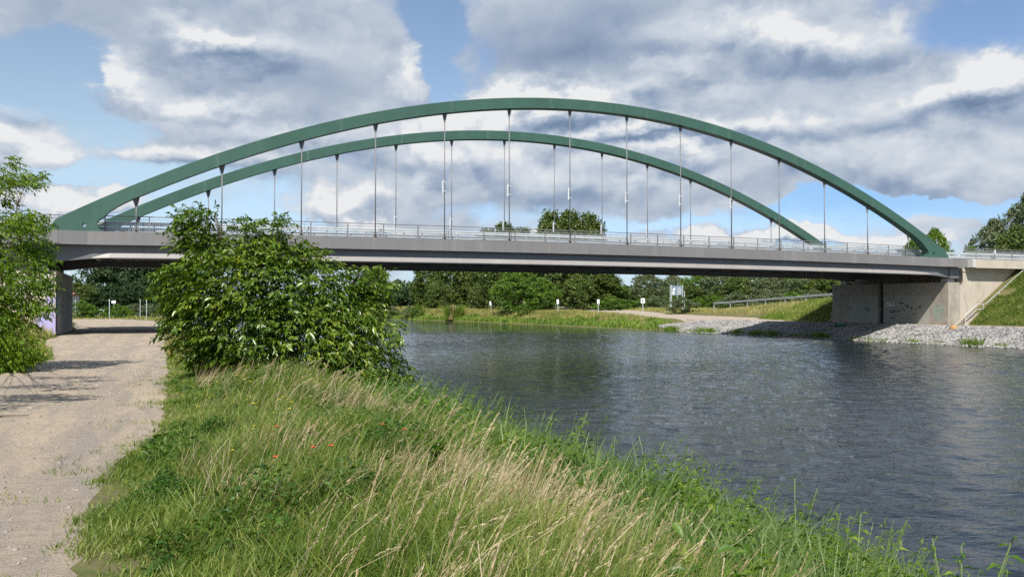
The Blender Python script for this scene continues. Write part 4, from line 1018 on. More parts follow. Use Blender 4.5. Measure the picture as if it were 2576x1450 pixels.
for px, d, top, lab in ((190, 190, 754, 'thin pale pole nearest the left pier'), (275.5, 150, 752, 'thin pale pole at the bend of the track'), (353, 185, 753, 'left one of two thin poles before the water'), (369, 128, 751, 'right and nearer one of two thin poles before the water')):
    post_sign(px, 0, top, d, lab, G5, plate=(.12, .35), name='pole')
X, Y = at(173.5, 260); e_ = empty('lamp_mast', (X, Y, -.5), 'pale mast tip against the sky above the left pier', 'mast'); MB().tube([(0, 0, 0), (0, 0, zat(685, 260)+.5)], [.22, .16], 8).obj('pole', M['white'], e_); MB().box(-.5, .5, -.3, .3, zat(685, 260)+.2, zat(685, 260)+.5).obj('cap', M['white'], e_)
e_ = post_sign(286.5, 0, 755, 176, 'small white pointed board above the green shrub beyond the track', None, plate=(.9, .55)); 
# road guardrails on the ramp behind the right bank
def rail_line(P0, P1, z0, z1, label, n):
    a = np.array(P0); b = np.array(P1); L = np.hypot(*(b-a)); ang = math.atan2(b[1]-a[1], b[0]-a[0])
    e = empty('road_guardrail', (a[0], a[1], z0), label, 'guardrail', 'guardrails on the ramp', rot=ang)
    s_ = (z1-z0)/L
    MB().sweep([0, 1], lambda i: [((0, L)[i], y, (0, L)[i]*s_+z) for y, z in ((-.05, .45), (-.13, .5), (-.05, .6), (-.13, .7), (-.05, .75), (0, .75), (0, .45))]).obj('rail_beam', M['infill'], e)
    for k in range(n+1):
        x = L*k/n; MB().box(x-.09, x+.09, -.05, .1, x*s_-.9, x*s_+.72).obj('rail_post', M['infill'], e)
dr = ridB-ridA; nr = np.array([-dr[1], dr[0]])/np.hypot(*dr); 
if nr[1] > 0: nr = -nr
def rz_(p): return gz(p[0], p[1])
A0 = ridA+dr*.10+nr*3.2; B0 = ridB+nr*3.2+dr*.1; rail_line(A0, B0, zat(768, 156)-.5, zat(745, 128)-.5, 'nearer galvanised guardrail on the ramp left of the right pier', 13)
A0 = ridA-dr*.12-nr*3.2; B0 = ridB-nr*3.2+dr*.1; rail_line(A0, B0, zat(764, 166)-.5, zat(739, 134)-.5, 'farther galvanised guardrail on the ramp left of the right pier', 7)
X, Y = at(240, 215); X2, Y2 = at(272, 212); e_ = empty('road_guardrail', (X, Y, -.2), 'short white railing between the shrubs beyond the left pier', 'guardrail', rot=math.atan2(Y2-Y, X2-X))
L = math.hypot(X2-X, Y2-Y); b1 = MB().box(0, L, -.04, .04, .75, .95).obj('rail_beam', M['white'], e_)
for k in range(4): MB().box(L*k/3-.05, L*k/3+.05, -.05, .05, -.6, .8).obj('rail_post', M['galv'], e_)
# road direction board (seen from behind bushes)
X, Y = at(1704, 190); zb = gz(X, Y); bd = empty('direction_board', (X, Y, zb), 'blue grey road direction board with white arrows standing in the trees', 'road sign', rot=-YAW)
zt_ = zat(718, 190)-zb; zl_ = zat(742, 190)-zb
for nm, x0, x1 in (('left', -1.25, -.1), ('right', .0, 1.1)): MB().box(x0, x1, -.12, -.06, zl_, zt_).obj('board_panel', M['roof_blue'], bd)
for x in (-1.6, -1.3, -.05, 1.2, 1.6): MB().tube([(x, 0, -.3), (x, 0, zt_+.05 if x < 1.5 else zt_-1.2)], .07, 6).obj('support_post', M['galv'], bd)
def tri(pts, zz): return [(x, -.128, z) for x, z in pts]
ar = MB()
ar.add(tri([(-1.2, zt_-1.1), (-.75, zt_-.35), (-.45, zt_-.75), (-.6, zt_-1.1), (-.9, zt_-1.15)], 0), [(0, 1, 2, 3, 4)])
ar.add(tri([(-1.2, zt_-1.5), (-.6, zt_-1.2), (-.55, zt_-1.45), (-1.2, zt_-1.85)], 0), [(0, 1, 2, 3)])
ar.add(tri([(-1.2, zl_+.05), (-.75, zl_+.45), (-.4, zl_+.3), (-.8, zl_+.15)], 0), [(0, 1, 2, 3)])
ar.obj('arrow_mark', M['white'], bd)
ar = MB(); ar.add(tri([(.2, zt_-.3), (.7, zt_-.25), (.85, zt_-.9), (.8, zt_-1.9), (.1, zt_-2.0), (.05, zt_-.9)], 0), [(0, 1, 2, 3, 4, 5)]); ar.obj('arrow_mark', M['hall'], bd)
# distant hall behind the meadow and small house behind the left pier
X, Y = at(1620, 420); e_ = empty('industrial_hall', (X, Y, 0), 'long low blue grey hall behind the meadow trees', 'building', rot=-YAW)
Hh = zat(722, 420); MB().box(-22, 26, -6, 6, -1, Hh-1.2).obj('wall', M['hall'], e_); MB().prism([(-6.4, Hh-1.2), (6.4, Hh-1.2), (0, Hh+.6)], 'x', -22.4, 26.4).obj('roof', M['roof_blue'], e_)
X, Y = at(186, 300); e_ = empty('house', (X, Y, -.5), 'small pale house with red roof half hidden beside the left pier', 'house', rot=-YAW)
Hh = zat(744, 300)+.5; MB().box(-4, .35, -3, 3, 0, Hh).obj('wall', M['white_concrete'], e_); MB().prism([(-3.3, Hh), (3.3, Hh), (0, Hh+1.2)], 'x', -4.2, .5).obj('roof', M['roof_red'], e_)
MB().box(-.5, -.0, -3.03, -2.99, Hh-2, Hh-.9).obj('window', M['ink'], e_)

# ------------------------------------------------------------------ riprap
def rocks_mesh(name, X, Y, Z, size, mat):
    base = np.array([(0, 0, -1), (.72, -.53, -.45), (-.28, -.85, -.45), (-.89, 0, -.45), (-.28, .85, -.45), (.72, .53, -.45), (.28, -.85, .45), (-.72, -.53, .45), (-.72, .53, .45), (.28, .85, .45), (.89, 0, .45), (0, 0, 1)])
    fc = np.array([(0, 1, 2), (1, 0, 5), (0, 2, 3), (0, 3, 4), (0, 4, 5), (1, 5, 10), (2, 1, 6), (3, 2, 7), (4, 3, 8), (5, 4, 9), (1, 10, 6), (2, 6, 7), (3, 7, 8), (4, 8, 9), (5, 9, 10), (6, 10, 11), (7, 6, 11), (8, 7, 11), (9, 8, 11), (10, 9, 11)])
    n = len(X); v = base[None]*(1+(rng.random((n, 12, 1))-.5)*.7)*np.stack([1+.6*rng.random(n), .7+.5*rng.random(n), .45+.35*rng.random(n)], 1)[:, None]
    a = rng.random(n)*6.28; tl = (rng.random(n)-.5)*1.0; ca, sa = np.cos(a), np.sin(a)
    x, y, z = v[..., 0], v[..., 1], v[..., 2]; ct, st_ = np.cos(tl)[:, None], np.sin(tl)[:, None]; y, z = y*ct-z*st_, y*st_+z*ct
    x, y = x*ca[:, None]-y*sa[:, None], x*sa[:, None]+y*ca[:, None]
    v = np.stack([x, y, z], -1)*size[:, None, None]*.5+np.stack([X, Y, Z], 1)[:, None]
    return np_mesh(name, v.reshape(-1, 3), (fc[None]+(np.arange(n)*12)[:, None, None]).reshape(-1, 3), mat)
n = 26000; Yr = 30+rng.random(n)*89; u = rng.random(n); Xr = 75.1+u*5.4*np.where(Yr > 108, np.clip(1-(Yr-108)/11*(1-u*0), .0, 1), 1)
Xr = np.where(Yr > 108, 75.1+(Yr-108)/11*2.2+(Xr-75.1), Xr)
me = rocks_mesh('riprap', Xr, Yr, ground(Xr, Yr)+.06, .16+.32*rng.random(n)**1.5, M['stone'])
finish(bpy.data.objects.new('riprap', me), label='pale quarry stones covering the far bank slope under the bridge', cat='stones', kind='stuff')
n = 2600; Yr = 72+rng.random(n)*26; Xr = 2.5+rng.random(n)*6.6
me = rocks_mesh('riprap', Xr, Yr, ground(Xr, Yr)+.05, .2+.3*rng.random(n), M['stone'])
finish(bpy.data.objects.new('riprap', me), label='pale quarry stones on the near bank under the bridge beside the track', cat='stones', kind='stuff')
rk = rocks_mesh('rock', np.array([0.]), np.array([0.]), np.array([0.]), np.array([.95]), M['orange_stone']); o = bpy.data.objects.new('rock', rk); o.location = (79.6, 64.6, gz(79.6, 64.6)+.25); finish(o, label='large orange stone on the white riprap right of the pier', cat='stone')
o = MB().tube([(0, 0, 0), (.2, -1.2, .02)], .17, 14).obj('drain_outlet', M['pipe_green'], smooth=False, label='short green plastic pipe lying on the shaded riprap', cat='pipe'); o.location = (79.0, 81.0, gz(79.0, 81.0)+.38)

# ------------------------------------------------------------------ walnut bush (near, centre left)
BD = 20.4
BX, BY = at(700, BD)
bush = empty('walnut_bush', (BX, BY, gz(BX, BY)), 'big leafy walnut bush at the canal edge in front of the bridge', 'bush')
lobes = [(478, 545, 30, 22), (525, 535, 22, 14), (700, 562, 22, 14), (608, 566, 26, 14), (770, 622, 20, 14), (418, 690, 22, 18), (925, 672, 12, 12), (490, 585, 62, 52), (520, 650, 60, 60), (650, 612, 85, 52), (700, 640, 60, 45), (600, 690, 130, 85), (700, 730, 150, 100), (775, 668, 38, 40), (860, 760, 110, 90), (925, 715, 60, 42), (468, 735, 66, 68), (452, 800, 30, 35),
         (510, 810, 95, 80), (620, 830, 150, 95), (760, 840, 150, 100), (890, 850, 105, 95), (945, 925, 72, 55), (850, 925, 90, 50), (545, 900, 60, 40), (520, 868, 50, 34), (985, 955, 42, 25)]
pxm = BD/FPX
C = []; RR = []
for x, y, rx, ry in lobes:
    dd = BD+(rng.random()-.5)*.9
    X, Y = at(x, dd); C.append((X-BX, Y-BY, zat(y, dd)-gz(BX, BY))); RR.append((rx*pxm, max(.42, (rx+ry)/2*pxm*.85), ry*pxm))
C = np.array(C); RR = np.array(RR)
right_v = np.array([math.cos(YAW), -math.sin(YAW), 0]); fwd_v = np.array([math.sin(YAW), math.cos(YAW), 0]); upv = np.array([0, 0, 1.0])
area = RR[:, 0]*RR[:, 2]; NL = 6200
k = rng.choice(len(C), NL, p=area/area.sum()); d = rand_dirs(NL); rad = .30+.86*rng.random(NL)**.6
P = C[k]+(d[:, :1]*RR[k, :1]*right_v+d[:, 1:2]*RR[k, 1:2]*fwd_v+d[:, 2:3]*RR[k, 2:3]*upv)*rad[:, None]
P = P[P[:, 2] > .05]; NL = len(P)
outv = unit(P-np.array([0, 0, 1.2])+rng.normal(size=P.shape)*.6)
def compound(P, outv, length, nl, lw, ll, mat, droop=.35, jitter=.25, name='leaves', hang=.9):
    """pinnate leaves: nl leaflets along a drooping stalk"""
    n = len(P); ax = unit(outv*np.array([1, 1, .45])+rng.normal(size=P.shape)*jitter+np.array([0.12, 0, .12])); sd = unit(np.cross(ax, upv[None])+1e-3)
    pos, dr, nm, le, wi = [], [], [], [], []; leafsc = .55+.75*rng.random(n)
    for j in range(nl):
        t_ = (j//2+1)/((nl+1)//2) if j < nl-1 else 1.0
        s = 1 if j % 2 else -1
        last = j == nl-1
        base = P+ax*length*(t_ if not last else 1.0)-upv*length*droop*t_**2
        dd = unit(ax*(.55 if not last else .8)+sd*(0 if last else s*.8)-upv*(hang*(.3+1.1*rng.random((n, 1))))+rng.normal(size=P.shape)*.16)
        pos.append(base); dr.append(dd); nm.append(unit(upv*.6+outv*.6+rng.normal(size=P.shape)*.5)); sc = (.6+.4*t_)*(.75+.5*rng.random(n))*leafsc; le.append(ll*sc); wi.append(lw*sc)
    return leaves_mesh(name, np.concatenate(pos), np.concatenate(dr), np.concatenate(nm), np.concatenate(le), np.concatenate(wi), mat, droop=.18)
finish(bpy.data.objects.new('foliage', compound(P, outv, .22, 7, .068, .145, M['walnut'], .38, .4, hang=.68)), bush)
tb = MB()
for i, c in enumerate(C):
    b0 = (rng.normal()*.18, rng.normal()*.18, -.1); mdl = (c[0]*.45, c[1]*.4, c[2]*.5+.05)
    tb.tube([b0, mdl, tuple(c*.9)], [.03, .012, .003], 6)
    for q in range(7):
        e2 = c+(rng.random(3)-.5)*2*np.array([RR[i, 0], RR[i, 1], RR[i, 2]])*.8
        tb.tube([tuple(np.array(mdl)*.4+c*.6), tuple(e2)], [.012, .004], 4)
# upright leading shoots
tb.obj('branches', M['twig'], bush)

# ------------------------------------------------------------------ ash maple at the left edge
TD = 24.0
TX, TY = at(-60, TD)
mt = empty('ash_maple', (TX, TY, gz(TX, TY)), 'bright green leafy maple hanging into the left edge over the track', 'tree')
lob = [(-70, 450, 110, 50), (35, 450, 46, 18), (80, 437, 40, 12), (25, 405, 26, 14), (75, 462, 40, 8), (-60, 560, 90, 40), (20, 560, 45, 40), (55, 565, 40, 42), (100, 560, 22, 26), (10, 640, 90, 50), (85, 620, 42, 40), (100, 655, 30, 25), (40, 700, 85, 45), (105, 720, 30, 24),
       (0, 760, 90, 50), (80, 770, 48, 28), (115, 775, 20, 18), (0, 830, 85, 60), (40, 880, 50, 45), (80, 885, 22, 28), (-20, 900, 80, 40), (0, 925, 60, 30), (45, 915, 30, 26), (-80, 730, 80, 170), (-140, 640, 90, 250), (8, 505, 22, 14)]
pxm = TD/FPX; g0 = gz(TX, TY); C = []; RR = []
for x, y, rx, ry in lob:
    dd = TD+(rng.random()-.5)*1.0; X, Y = at(x, dd); C.append((X-TX, Y-TY, zat(y, dd)-g0)); RR.append((rx*pxm, max(.28, (rx+ry)/2*pxm*.8), ry*pxm))
for X, Y, z, r in ((-3.3, 15.2, 4.0, .55), (-3.9, 14.6, 4.6, .7), (-3.6, 16.2, 3.6, .5), (-4.4, 15.6, 4.2, .8), (-3.2, 17.6, 3.7, .45), (-4.2, 18.2, 4.4, .8), (-3.3, 19.6, 4.3, .45), (-4.0, 20.5, 4.8, .7), (-4.6, 13.4, 4.4, .7)):
    C.append((X-TX, Y-TY, z-g0)); RR.append((r*1.25, r, r*.4))
C = np.array(C); RR = np.array(RR); area = RR[:, 0]*RR[:, 2]; NL = 8200
k = rng.choice(len(C), NL, p=area/area.sum()); d = rand_dirs(NL); rad = .25+.8*rng.random(NL)**.6
P = C[k]+(d[:, :1]*RR[k, :1]*right_v+d[:, 1:2]*RR[k, 1:2]*fwd_v+d[:, 2:3]*RR[k, 2:3]*upv)*rad[:, None]
P = P[P[:, 2] > .05]
outv = unit(right_v*1.1+rng.normal(size=P.shape)*.55+upv*.2)
finish(bpy.data.objects.new('foliage', compound(P, outv, .19, 5, .055, .13, M['maple'], .45, .3)), mt)
tb = MB(); tb.tube([(-1.2, 0, -.2), (-1.0, .1, 2), (-.9, .1, 4), (-.7, 0, 5.6)], [.13, .11, .07, .02], 8)
for i, c in enumerate(C):
    z0_ = max(.4, c[2]-.9); tb.tube([(-1.0, .1, z0_), tuple(c*.5+np.array([-.5, 0, z0_*.5+.15])), tuple(c)], [.03, .012, .003], 5)
    for q in range(4 if i < 22 else 0):
        e2 = c+(rng.random(3)-.5)*2*RR[i]*.8; tb.tube([tuple(c*.85+np.array([-.15, 0, 0])), tuple(e2)], [.009, .003], 4)
tb.obj('branches', M['wood'], mt)

# ------------------------------------------------------------------ near bank vegetation
def in_frame(X, Y, lo=-120, hi=2750):
    d = X*math.sin(YAW)+Y*math.cos(YAW); r = X*math.cos(YAW)-Y*math.sin(YAW); px = 1288+r/np.maximum(d, .2)*FPX
    return (px > lo) & (px < hi) & (d > 1.5)
def sample(n, x0, x1, y0, y1, dens=None):
    """random ground points, denser near the camera"""
    u = rng.random(n); Y = y0+(y1-y0)*u**1.55; X = x0+(x1-x0)*rng.random(n)
    k = in_frame(X, Y, -60, 2640); return X[k], Y[k]
def pathr(Y): return lerp(Y, *PATH_R)
edge_n = lambda X, Y: (vnoise(X, Y, 1.3, 5)-.5)*.5+(vnoise(X, Y, 4.1, 6)-.5)*.22
WIND = -YAW+.15
# short green turf spreading from the path edge
TX_, TY_ = sample(48000, -.8, 9.2, 3.2, 34); nb = 13
rt = np.repeat(np.arange(len(TX_)), nb); tr_ = .035+.05*rng.random(len(TX_)); ang = rng.random(len(rt))*6.283; rad = np.abs(rng.normal(size=len(rt)))*tr_[rt]
X = TX_[rt]+np.cos(ang)*rad; Y = TY_[rt]+np.sin(ang)*rad; tuft_h = (.55+.9*rng.random(len(TX_))**1.5)[rt]
off = X-pathr(Y)+edge_n(X, Y)
tall = np.clip((off-.15)/1.9, 0, 1)
dn = rng.random(len(X)) < np.clip((off+.2)*2.4, 0, 1)*np.where(X > 9.0, 0, 1)
X, Y, tall, off, tuft_h, ang = X[dn], Y[dn], tall[dn], off[dn], tuft_h[dn], ang[dn]
zone = vnoise(X, Y, .42, 9)*.6+vnoise(X, Y, 1.4, 10)*.4
h = (.075+.42*tall*(.25+1.15*zone))*tuft_h*(.7+.5*rng.random(len(X)))
wd = (.0042+.0048*rng.random(len(X))**2)*(1+Y/16)
pos = np.stack([X, Y, ground_surf(X, Y)-.01], 1)
ld = np.where(rng.random(len(X)) < .55, ang, WIND+rng.normal(size=len(X))*.7)
me = blades_mesh('grass', pos, h, wd, .25+.8*rng.random(len(X)), ld, M['grass'])
finish(bpy.data.objects.new('grass', me), label='green grass covering the near bank between track and water', cat='grass', kind='stuff')
# leafy low herbs between the grasses
X, Y = sample(110000, .0, 6.0, 2.6, 24); off = X-pathr(Y)+edge_n(X, Y); pn = vnoise(X, Y, .9, 15)*.6+vnoise(X, Y, 2.5, 16)*.4
k = (pn > .52) & (off > .12); X, Y, pn, off = X[k], Y[k], pn[k], off[k]; n = len(X)
pos = np.stack([X, Y, ground_surf(X, Y)+np.clip(off, 0, 1)*(pn-.42)*1.15*rng.random(n)**.6+.01], 1); sz = (.022+.05*rng.random(n)**2)*(1+Y/30)
me = leaves_mesh('meadow_herbs', pos, np.stack([rng.normal(size=n), rng.normal(size=n), .5*rng.random(n)], 1), unit(rng.normal(size=(n, 3))*.5+upv), sz, sz*.5, M['midherb'])
finish(bpy.data.objects.new('meadow_herbs', me), label='dark leafy herbs growing between the grasses of the near bank', cat='herbs', kind='stuff')
# dry straw mixed low in the sward, in patches
X, Y = sample(110000, .3, 5.6, 2.4, 32); off = X-pathr(Y); pn = vnoise(X, Y, .55, 21)*.6+vnoise(X, Y, 1.7, 22)*.4
px_patch = np.exp(-((X-2.7)/.75)**2-((Y-6.6)/1.7)**2)*.55+np.exp(-((X-2.8)/.9)**2-((Y-14.5)/3.5)**2)*.28+np.exp(-((X-3.2)/.8)**2-((Y-4.3)/1.0)**2)*.5+np.exp(-((X-1.6)/.5)**2-((Y-11.0)/1.6)**2)*.35
k = (rng.random(len(X)) < np.clip((pn+px_patch-.63)*2.6, 0.015, 1)) & (off > .45)
X, Y = X[k], Y[k]; nn = len(X)
me = blades_mesh('dry_grass', np.stack([X, Y, ground_surf(X, Y)], 1), .16+.42*rng.random(nn), (.003+.003*rng.random(nn))*(1+Y/15), .3+.6*rng.random(nn), WIND+rng.normal(size=nn)*.9, M['dry'])
finish(bpy.data.objects.new('dry_grass', me), label='straw coloured dead grass patches in the near bank', cat='grass', kind='stuff')
# seed-headed stalks leaning with the wind
def seed_stalks(name, X, Y, H, mat, label, lean0=.55, headfrac=.22, headw=.012, z=None):
    n = len(X); zz = ground_surf(X, Y) if z is None else z
    pos = np.stack([X, Y, zz], 1); ld = WIND+rng.normal(size=n)*.5; lean = lean0*(.35+.95*rng.random(n))
    L = np.stack([np.cos(ld), np.sin(ld), np.zeros(n)], 1)
    def pt(t_): b = lean*(t_*.4+t_**2*.6); return pos+L*(H*b)[:, None]+upv*(H*t_*np.sqrt(np.clip(1-b**2*.6, .1, 1)))[:, None]
    sdv = right_v[None]*.9+rng.normal(size=(n, 3))*.25; sdv = unit(sdv)
    ws = (.0017*(1+Y/14))[:, None]
    V_ = []; F_ = []
    ts = [0, .35, .65, 1.0]
    pp = [pt(t_) for t_ in ts]
    v = np.stack([a for p in pp for a in (p-sdv*ws, p+sdv*ws)], 1).reshape(-1, 3); b = (np.arange(n)*8)[:, None, None]
    f = (b+np.array([(0, 1, 3), (0, 3, 2), (2, 3, 5), (2, 5, 4), (4, 5, 7), (4, 7, 6)])[None]).reshape(-1, 3)
    V_.append((v, f))
    NS = 9                                   # spikelets
    for j in range(NS):
        t_ = 1-headfrac*(1-j/NS); p0 = pt(t_); p1 = pt(min(1.0, t_+headfrac*.28))
        ax = unit(p1-p0+1e-5); rd = unit(np.cross(ax, rand_dirs(n))); ln = (H*headfrac*.24)[:, None]*(1.1-.5*j/NS)
        w2 = (headw*(1+Y/14)*(.6+.5*rng.random(n)))[:, None]
        tip = p0+ax*ln+rd*w2*1.1; mid = p0+ax*ln*.45+rd*w2*.6; s2 = unit(np.cross(ax, rd))*w2*.42
        v = np.stack([p0, mid+s2, tip, mid-s2], 1).reshape(-1, 3); bb = (np.arange(n)*4)[:, None, None]
        V_.append((v, (bb+np.array([(0, 1, 2), (0, 2, 3)])[None]).reshape(-1, 3)))
    v, f = join_np(V_)
    finish(bpy.data.objects.new(name, np_mesh(name, v, f, mat)), label=label, cat='grass', kind='stuff')
X, Y = sample(800, .7, 3.7, 2.6, 20); pn = vnoise(X, Y, .5, 31)
k = (rng.random(len(X)) < np.clip((pn-.30)*1.6, .05, 1)) & (X-pathr(Y) > .8); X, Y = X[k], Y[k]
cX = np.concatenate([rng.normal(3.0, .26, 90), rng.normal(3.2, .3, 25), rng.normal(1.95, .3, 30), rng.normal(2.9, .6, 60), rng.normal(1.35, .12, 30)])
cY = np.concatenate([rng.normal(6.2, .35, 90), rng.normal(4.9, .4, 25), rng.normal(6.0, .6, 30), rng.normal(15.6, 1.4, 60), rng.normal(8.6, .3, 30)])
X = np.concatenate([X, cX]); Y = np.concatenate([Y, cY])
seed_stalks('seed_grass', X, Y, (.45+.38*rng.random(len(X)))*np.interp(X, [1, 5], [.85, 1.1]), M['dry'], 'tall straw coloured seed heads leaning in the wind on the near bank', .62, .24, .0075)
# bright herbs and reeds on the slope to the water
X, Y = sample(120000, 2.4, 9.2, 2.4, 34); pn = vnoise(X, Y, .8, 41)
k = rng.random(len(X)) < np.clip((X-lerp(Y, *XTOP)-.3)*.8, 0, 1)*np.clip((pn-.12)*1.6, .25, 1); X, Y = X[k], Y[k]; n = len(X)
hh = (.16+.85*np.clip(vnoise(X, Y, 1.15, 44)*.7+vnoise(X, Y, 3.2, 45)*.5-.18, 0, 1)*rng.random(n)**.5)
pos = np.stack([X, Y, ground_surf(X, Y)+hh*rng.random(n)**.5], 1)
dr_ = np.stack([rng.normal(size=n), rng.normal(size=n), .25+.5*rng.random(n)], 1); nm_ = unit(rng.normal(size=(n, 3))*.5+upv)
sz = (.05+.11*rng.random(n)**1.5)*(1+Y/45)
me = leaves_mesh('bank_herbs', pos, dr_, nm_, sz, sz*(.2+.16*vnoise(X, Y, .9, 46)), M['herb'], droop=.25)
finish(bpy.data.objects.new('bank_herbs', me), label='bright green nettles and herbs on the slope at the water', cat='herbs', kind='stuff')
X, Y = sample(26000, 4.0, 9.6, 2.0, 34); n = len(X); pn = vnoise(X, Y, .6, 43); k = rng.random(n) < np.clip((pn-.25)*2.2, .12, 1); X, Y = X[k], Y[k]; n = len(X)
me = blades_mesh('reeds', np.stack([X, Y, ground_surf(X, Y)-.02], 1), .35+.55*rng.random(n), (.008+.007*rng.random(n))*(1+Y/22), .35+.6*rng.random(n), WIND+rng.normal(size=n)*.8, M['reed'])
finish(bpy.data.objects.new('reeds', me), label='broad bladed reed grass along the near water edge', cat='reeds', kind='stuff')
X, Y = sample(420, 4.3, 6.4, 2.6, 20); k = rng.random(len(X)) < .6; X, Y = X[k], Y[k]
seed_stalks('reed_canary_grass', X, Y, .75+.45*rng.random(len(X)), M['reed'], 'tall pale green feathery grass heads standing before the water', .45, .2, .007)
# tall leafy weeds with upright stems, and arching reed clumps, make the ragged edge against the water
nst = 620; Xs, Ys = sample(nst*5, 3.2, 6.6, 2.6, 26); pn = vnoise(Xs, Ys, .9, 47); k = (pn > .42) & (Xs > lerp(Ys, *XTOP)+.9); Xs, Ys = Xs[k][:nst], Ys[k][:nst]; nst = len(Xs)
Hs = .5+.7*rng.random(nst)**1.3; tilt = WIND+rng.normal(size=nst)*.8; ln = .1+.35*rng.random(nst)
per = 26; si = np.repeat(np.arange(nst), per); tt_ = np.tile(np.linspace(.12, 1, per), nst)
base = np.stack([Xs, Ys, ground_surf(Xs, Ys)], 1)[si]; tdir = np.stack([np.cos(tilt), np.sin(tilt), np.zeros(nst)], 1)[si]
pp_ = base+upv*(Hs[si]*tt_)[:, None]+tdir*(Hs[si]*ln[si]*tt_**2)[:, None]
aa = np.tile(np.arange(per)*2.4, nst)+rng.random(nst)[si]*6.28
dl = np.stack([np.cos(aa), np.sin(aa), .35-.55*rng.random(len(aa))], 1); szl = (.05+.10*np.sin(np.pi*np.clip(tt_*.85+.12, 0, 1)))*(.7+.6*rng.random(len(aa)))
P4 = pp_.reshape(nst, per, 3)[:, ::5]; sdv = right_v*.004; m4 = P4.shape[1]
root = np.stack([Xs, Ys, ground_surf(Xs, Ys)-.02], 1)[:, None]; P4 = np.concatenate([root, P4], 1); m4 += 1
v_ = np.stack([P4-sdv, P4+sdv], 2).reshape(-1, 3); q_ = np.arange(m4-1)*2
f_ = (np.arange(nst)[:, None, None]*m4*2+np.stack([q_, q_+1, q_+3, q_+2], 1)[None]).reshape(-1, 4)
finish(bpy.data.objects.new('weed_stems', np_mesh('weed_stems', v_, f_, M['stem'])), label='thin green stems of the tall weeds at the canal edge', cat='weeds', kind='stuff')
me = leaves_mesh('tall_weeds', pp_, dl, unit(upv+rng.normal(size=dl.shape)*.35), szl, szl*.30, M['herb'], droop=.3)
finish(bpy.data.objects.new('tall_weeds', me), label='tall leafy weeds making a ragged edge against the canal', cat='weeds', kind='stuff')
nc = 150; Xs, Ys = sample(nc*4, 3.6, 6.6, 2.6, 24); k = Xs > lerp(Ys, *XTOP)+1.2; Xs, Ys = Xs[k][:nc], Ys[k][:nc]; nc = len(Xs)
ci = np.repeat(np.arange(nc), 34); aa = rng.random(len(ci))*6.28; rr_ = .05+.12*rng.random(len(ci))
X = Xs[ci]+np.cos(aa)*rr_; Y = Ys[ci]+np.sin(aa)*rr_
me = blades_mesh('reed_clumps', np.stack([X, Y, ground_surf(X, Y)], 1), (.55+.55*rng.random(nc))[ci]*(.6+.5*rng.random(len(ci))), (.008+.010*rng.random(len(ci)))*(1+Y/22), .35+.75*rng.random(len(ci)), aa*.5+WIND*.5+rng.normal(size=len(ci))*.6, M['reed'])
finish(bpy.data.objects.new('reed_clumps', me), label='arching broad bladed grass clumps on the slope above the water', cat='grass', kind='stuff')
X = .8+rng.random(130)*2.3; Y = 3.3+rng.random(130)*3.0; seed_stalks('seed_grass', X, Y, .40+.35*rng.random(130), M['dry'], 'pale seed heads leaning right at the bottom of the picture', .7, .28, .0075)
# low dark clover-like patches at the path edge
def herb_patch(cx_, cy_, rx, ry, n, mat, label, hmax=.18, name='clover_patch', leaf=.026):
    a = rng.random(n)*6.28; q = np.sqrt(rng.random(n)); q = q*(.72+.28*np.sin(3*a+cx_*9)+.22*np.sin(7*a+cy_))*(1+.5*rng.random(n)**4); X = cx_+rx*q*np.cos(a); Y = cy_+ry*q*np.sin(a)
    z = ground_surf(X, Y)+hmax*(1-q**2*.8)*(.2+.8*rng.random(n))*(.35+1.2*vnoise(X, Y, 5.5, 17))
    e = empty(name, (cx_, cy_, gz(cx_, cy_)), label, 'plant patch')
    pos = np.stack([X-cx_, Y-cy_, z-gz(cx_, cy_)], 1); sz = leaf*(.7+.7*rng.random(n))
    finish(bpy.data.objects.new('foliage', leaves_mesh('foliage', pos, np.stack([rng.normal(size=n), rng.normal(size=n), .3*rng.random(n)], 1), unit(rng.normal(size=(n, 3))*.45+upv), sz, sz*.62, mat)), e)
M['clover'] = leafmat('clover leaf', [(0, (0.022, 0.070, 0.010)), (.5, (0.055, 0.130, 0.018)), (1, (0.11, 0.20, 0.03))], .3, .5, 1.5)
herb_patch(.30, 8.35, .52, .62, 5200, M['clover'], 'dense dark green clover mound at the edge of the track', .24)
herb_patch(1.35, 9.9, .55, .6, 7000, M['clover'], 'dark leafy weeds beside the poppies', .30)
herb_patch(.85, 5.4, .40, .55, 7000, M['clover'], 'dark green clover mound near the bottom of the picture', .2)
herb_patch(.9, 11.8, .35, .55, 4000, M['clover'], 'small dark weed patch where the track edge bulges', .22)
herb_patch(2.5, 7.6, .16, .2, 1500, M['herb'], 'upright bright green thistle in the dry grass', .55, 'thistle', .05)
# turf on the left side of the path, under the maple and by the left pier
n = 60000; Y = 20+rng.random(n)*48; X = -9+rng.random(n)*6.5; k = (X < lerp(Y, *PATH_L)+edge_n(X, Y)*1.2) & in_frame(X, Y); X, Y = X[k], Y[k]; n = len(X)
me = blades_mesh('grass', np.stack([X, Y, ground_surf(X, Y)], 1), .08+.2*rng.random(n), (.012+.012*rng.random(n)), .3+.4*rng.random(n), rng.random(n)*6.28, M['grass'])
finish(bpy.data.objects.new('grass', me), label='green verge left of the track below the maple', cat='grass', kind='stuff')
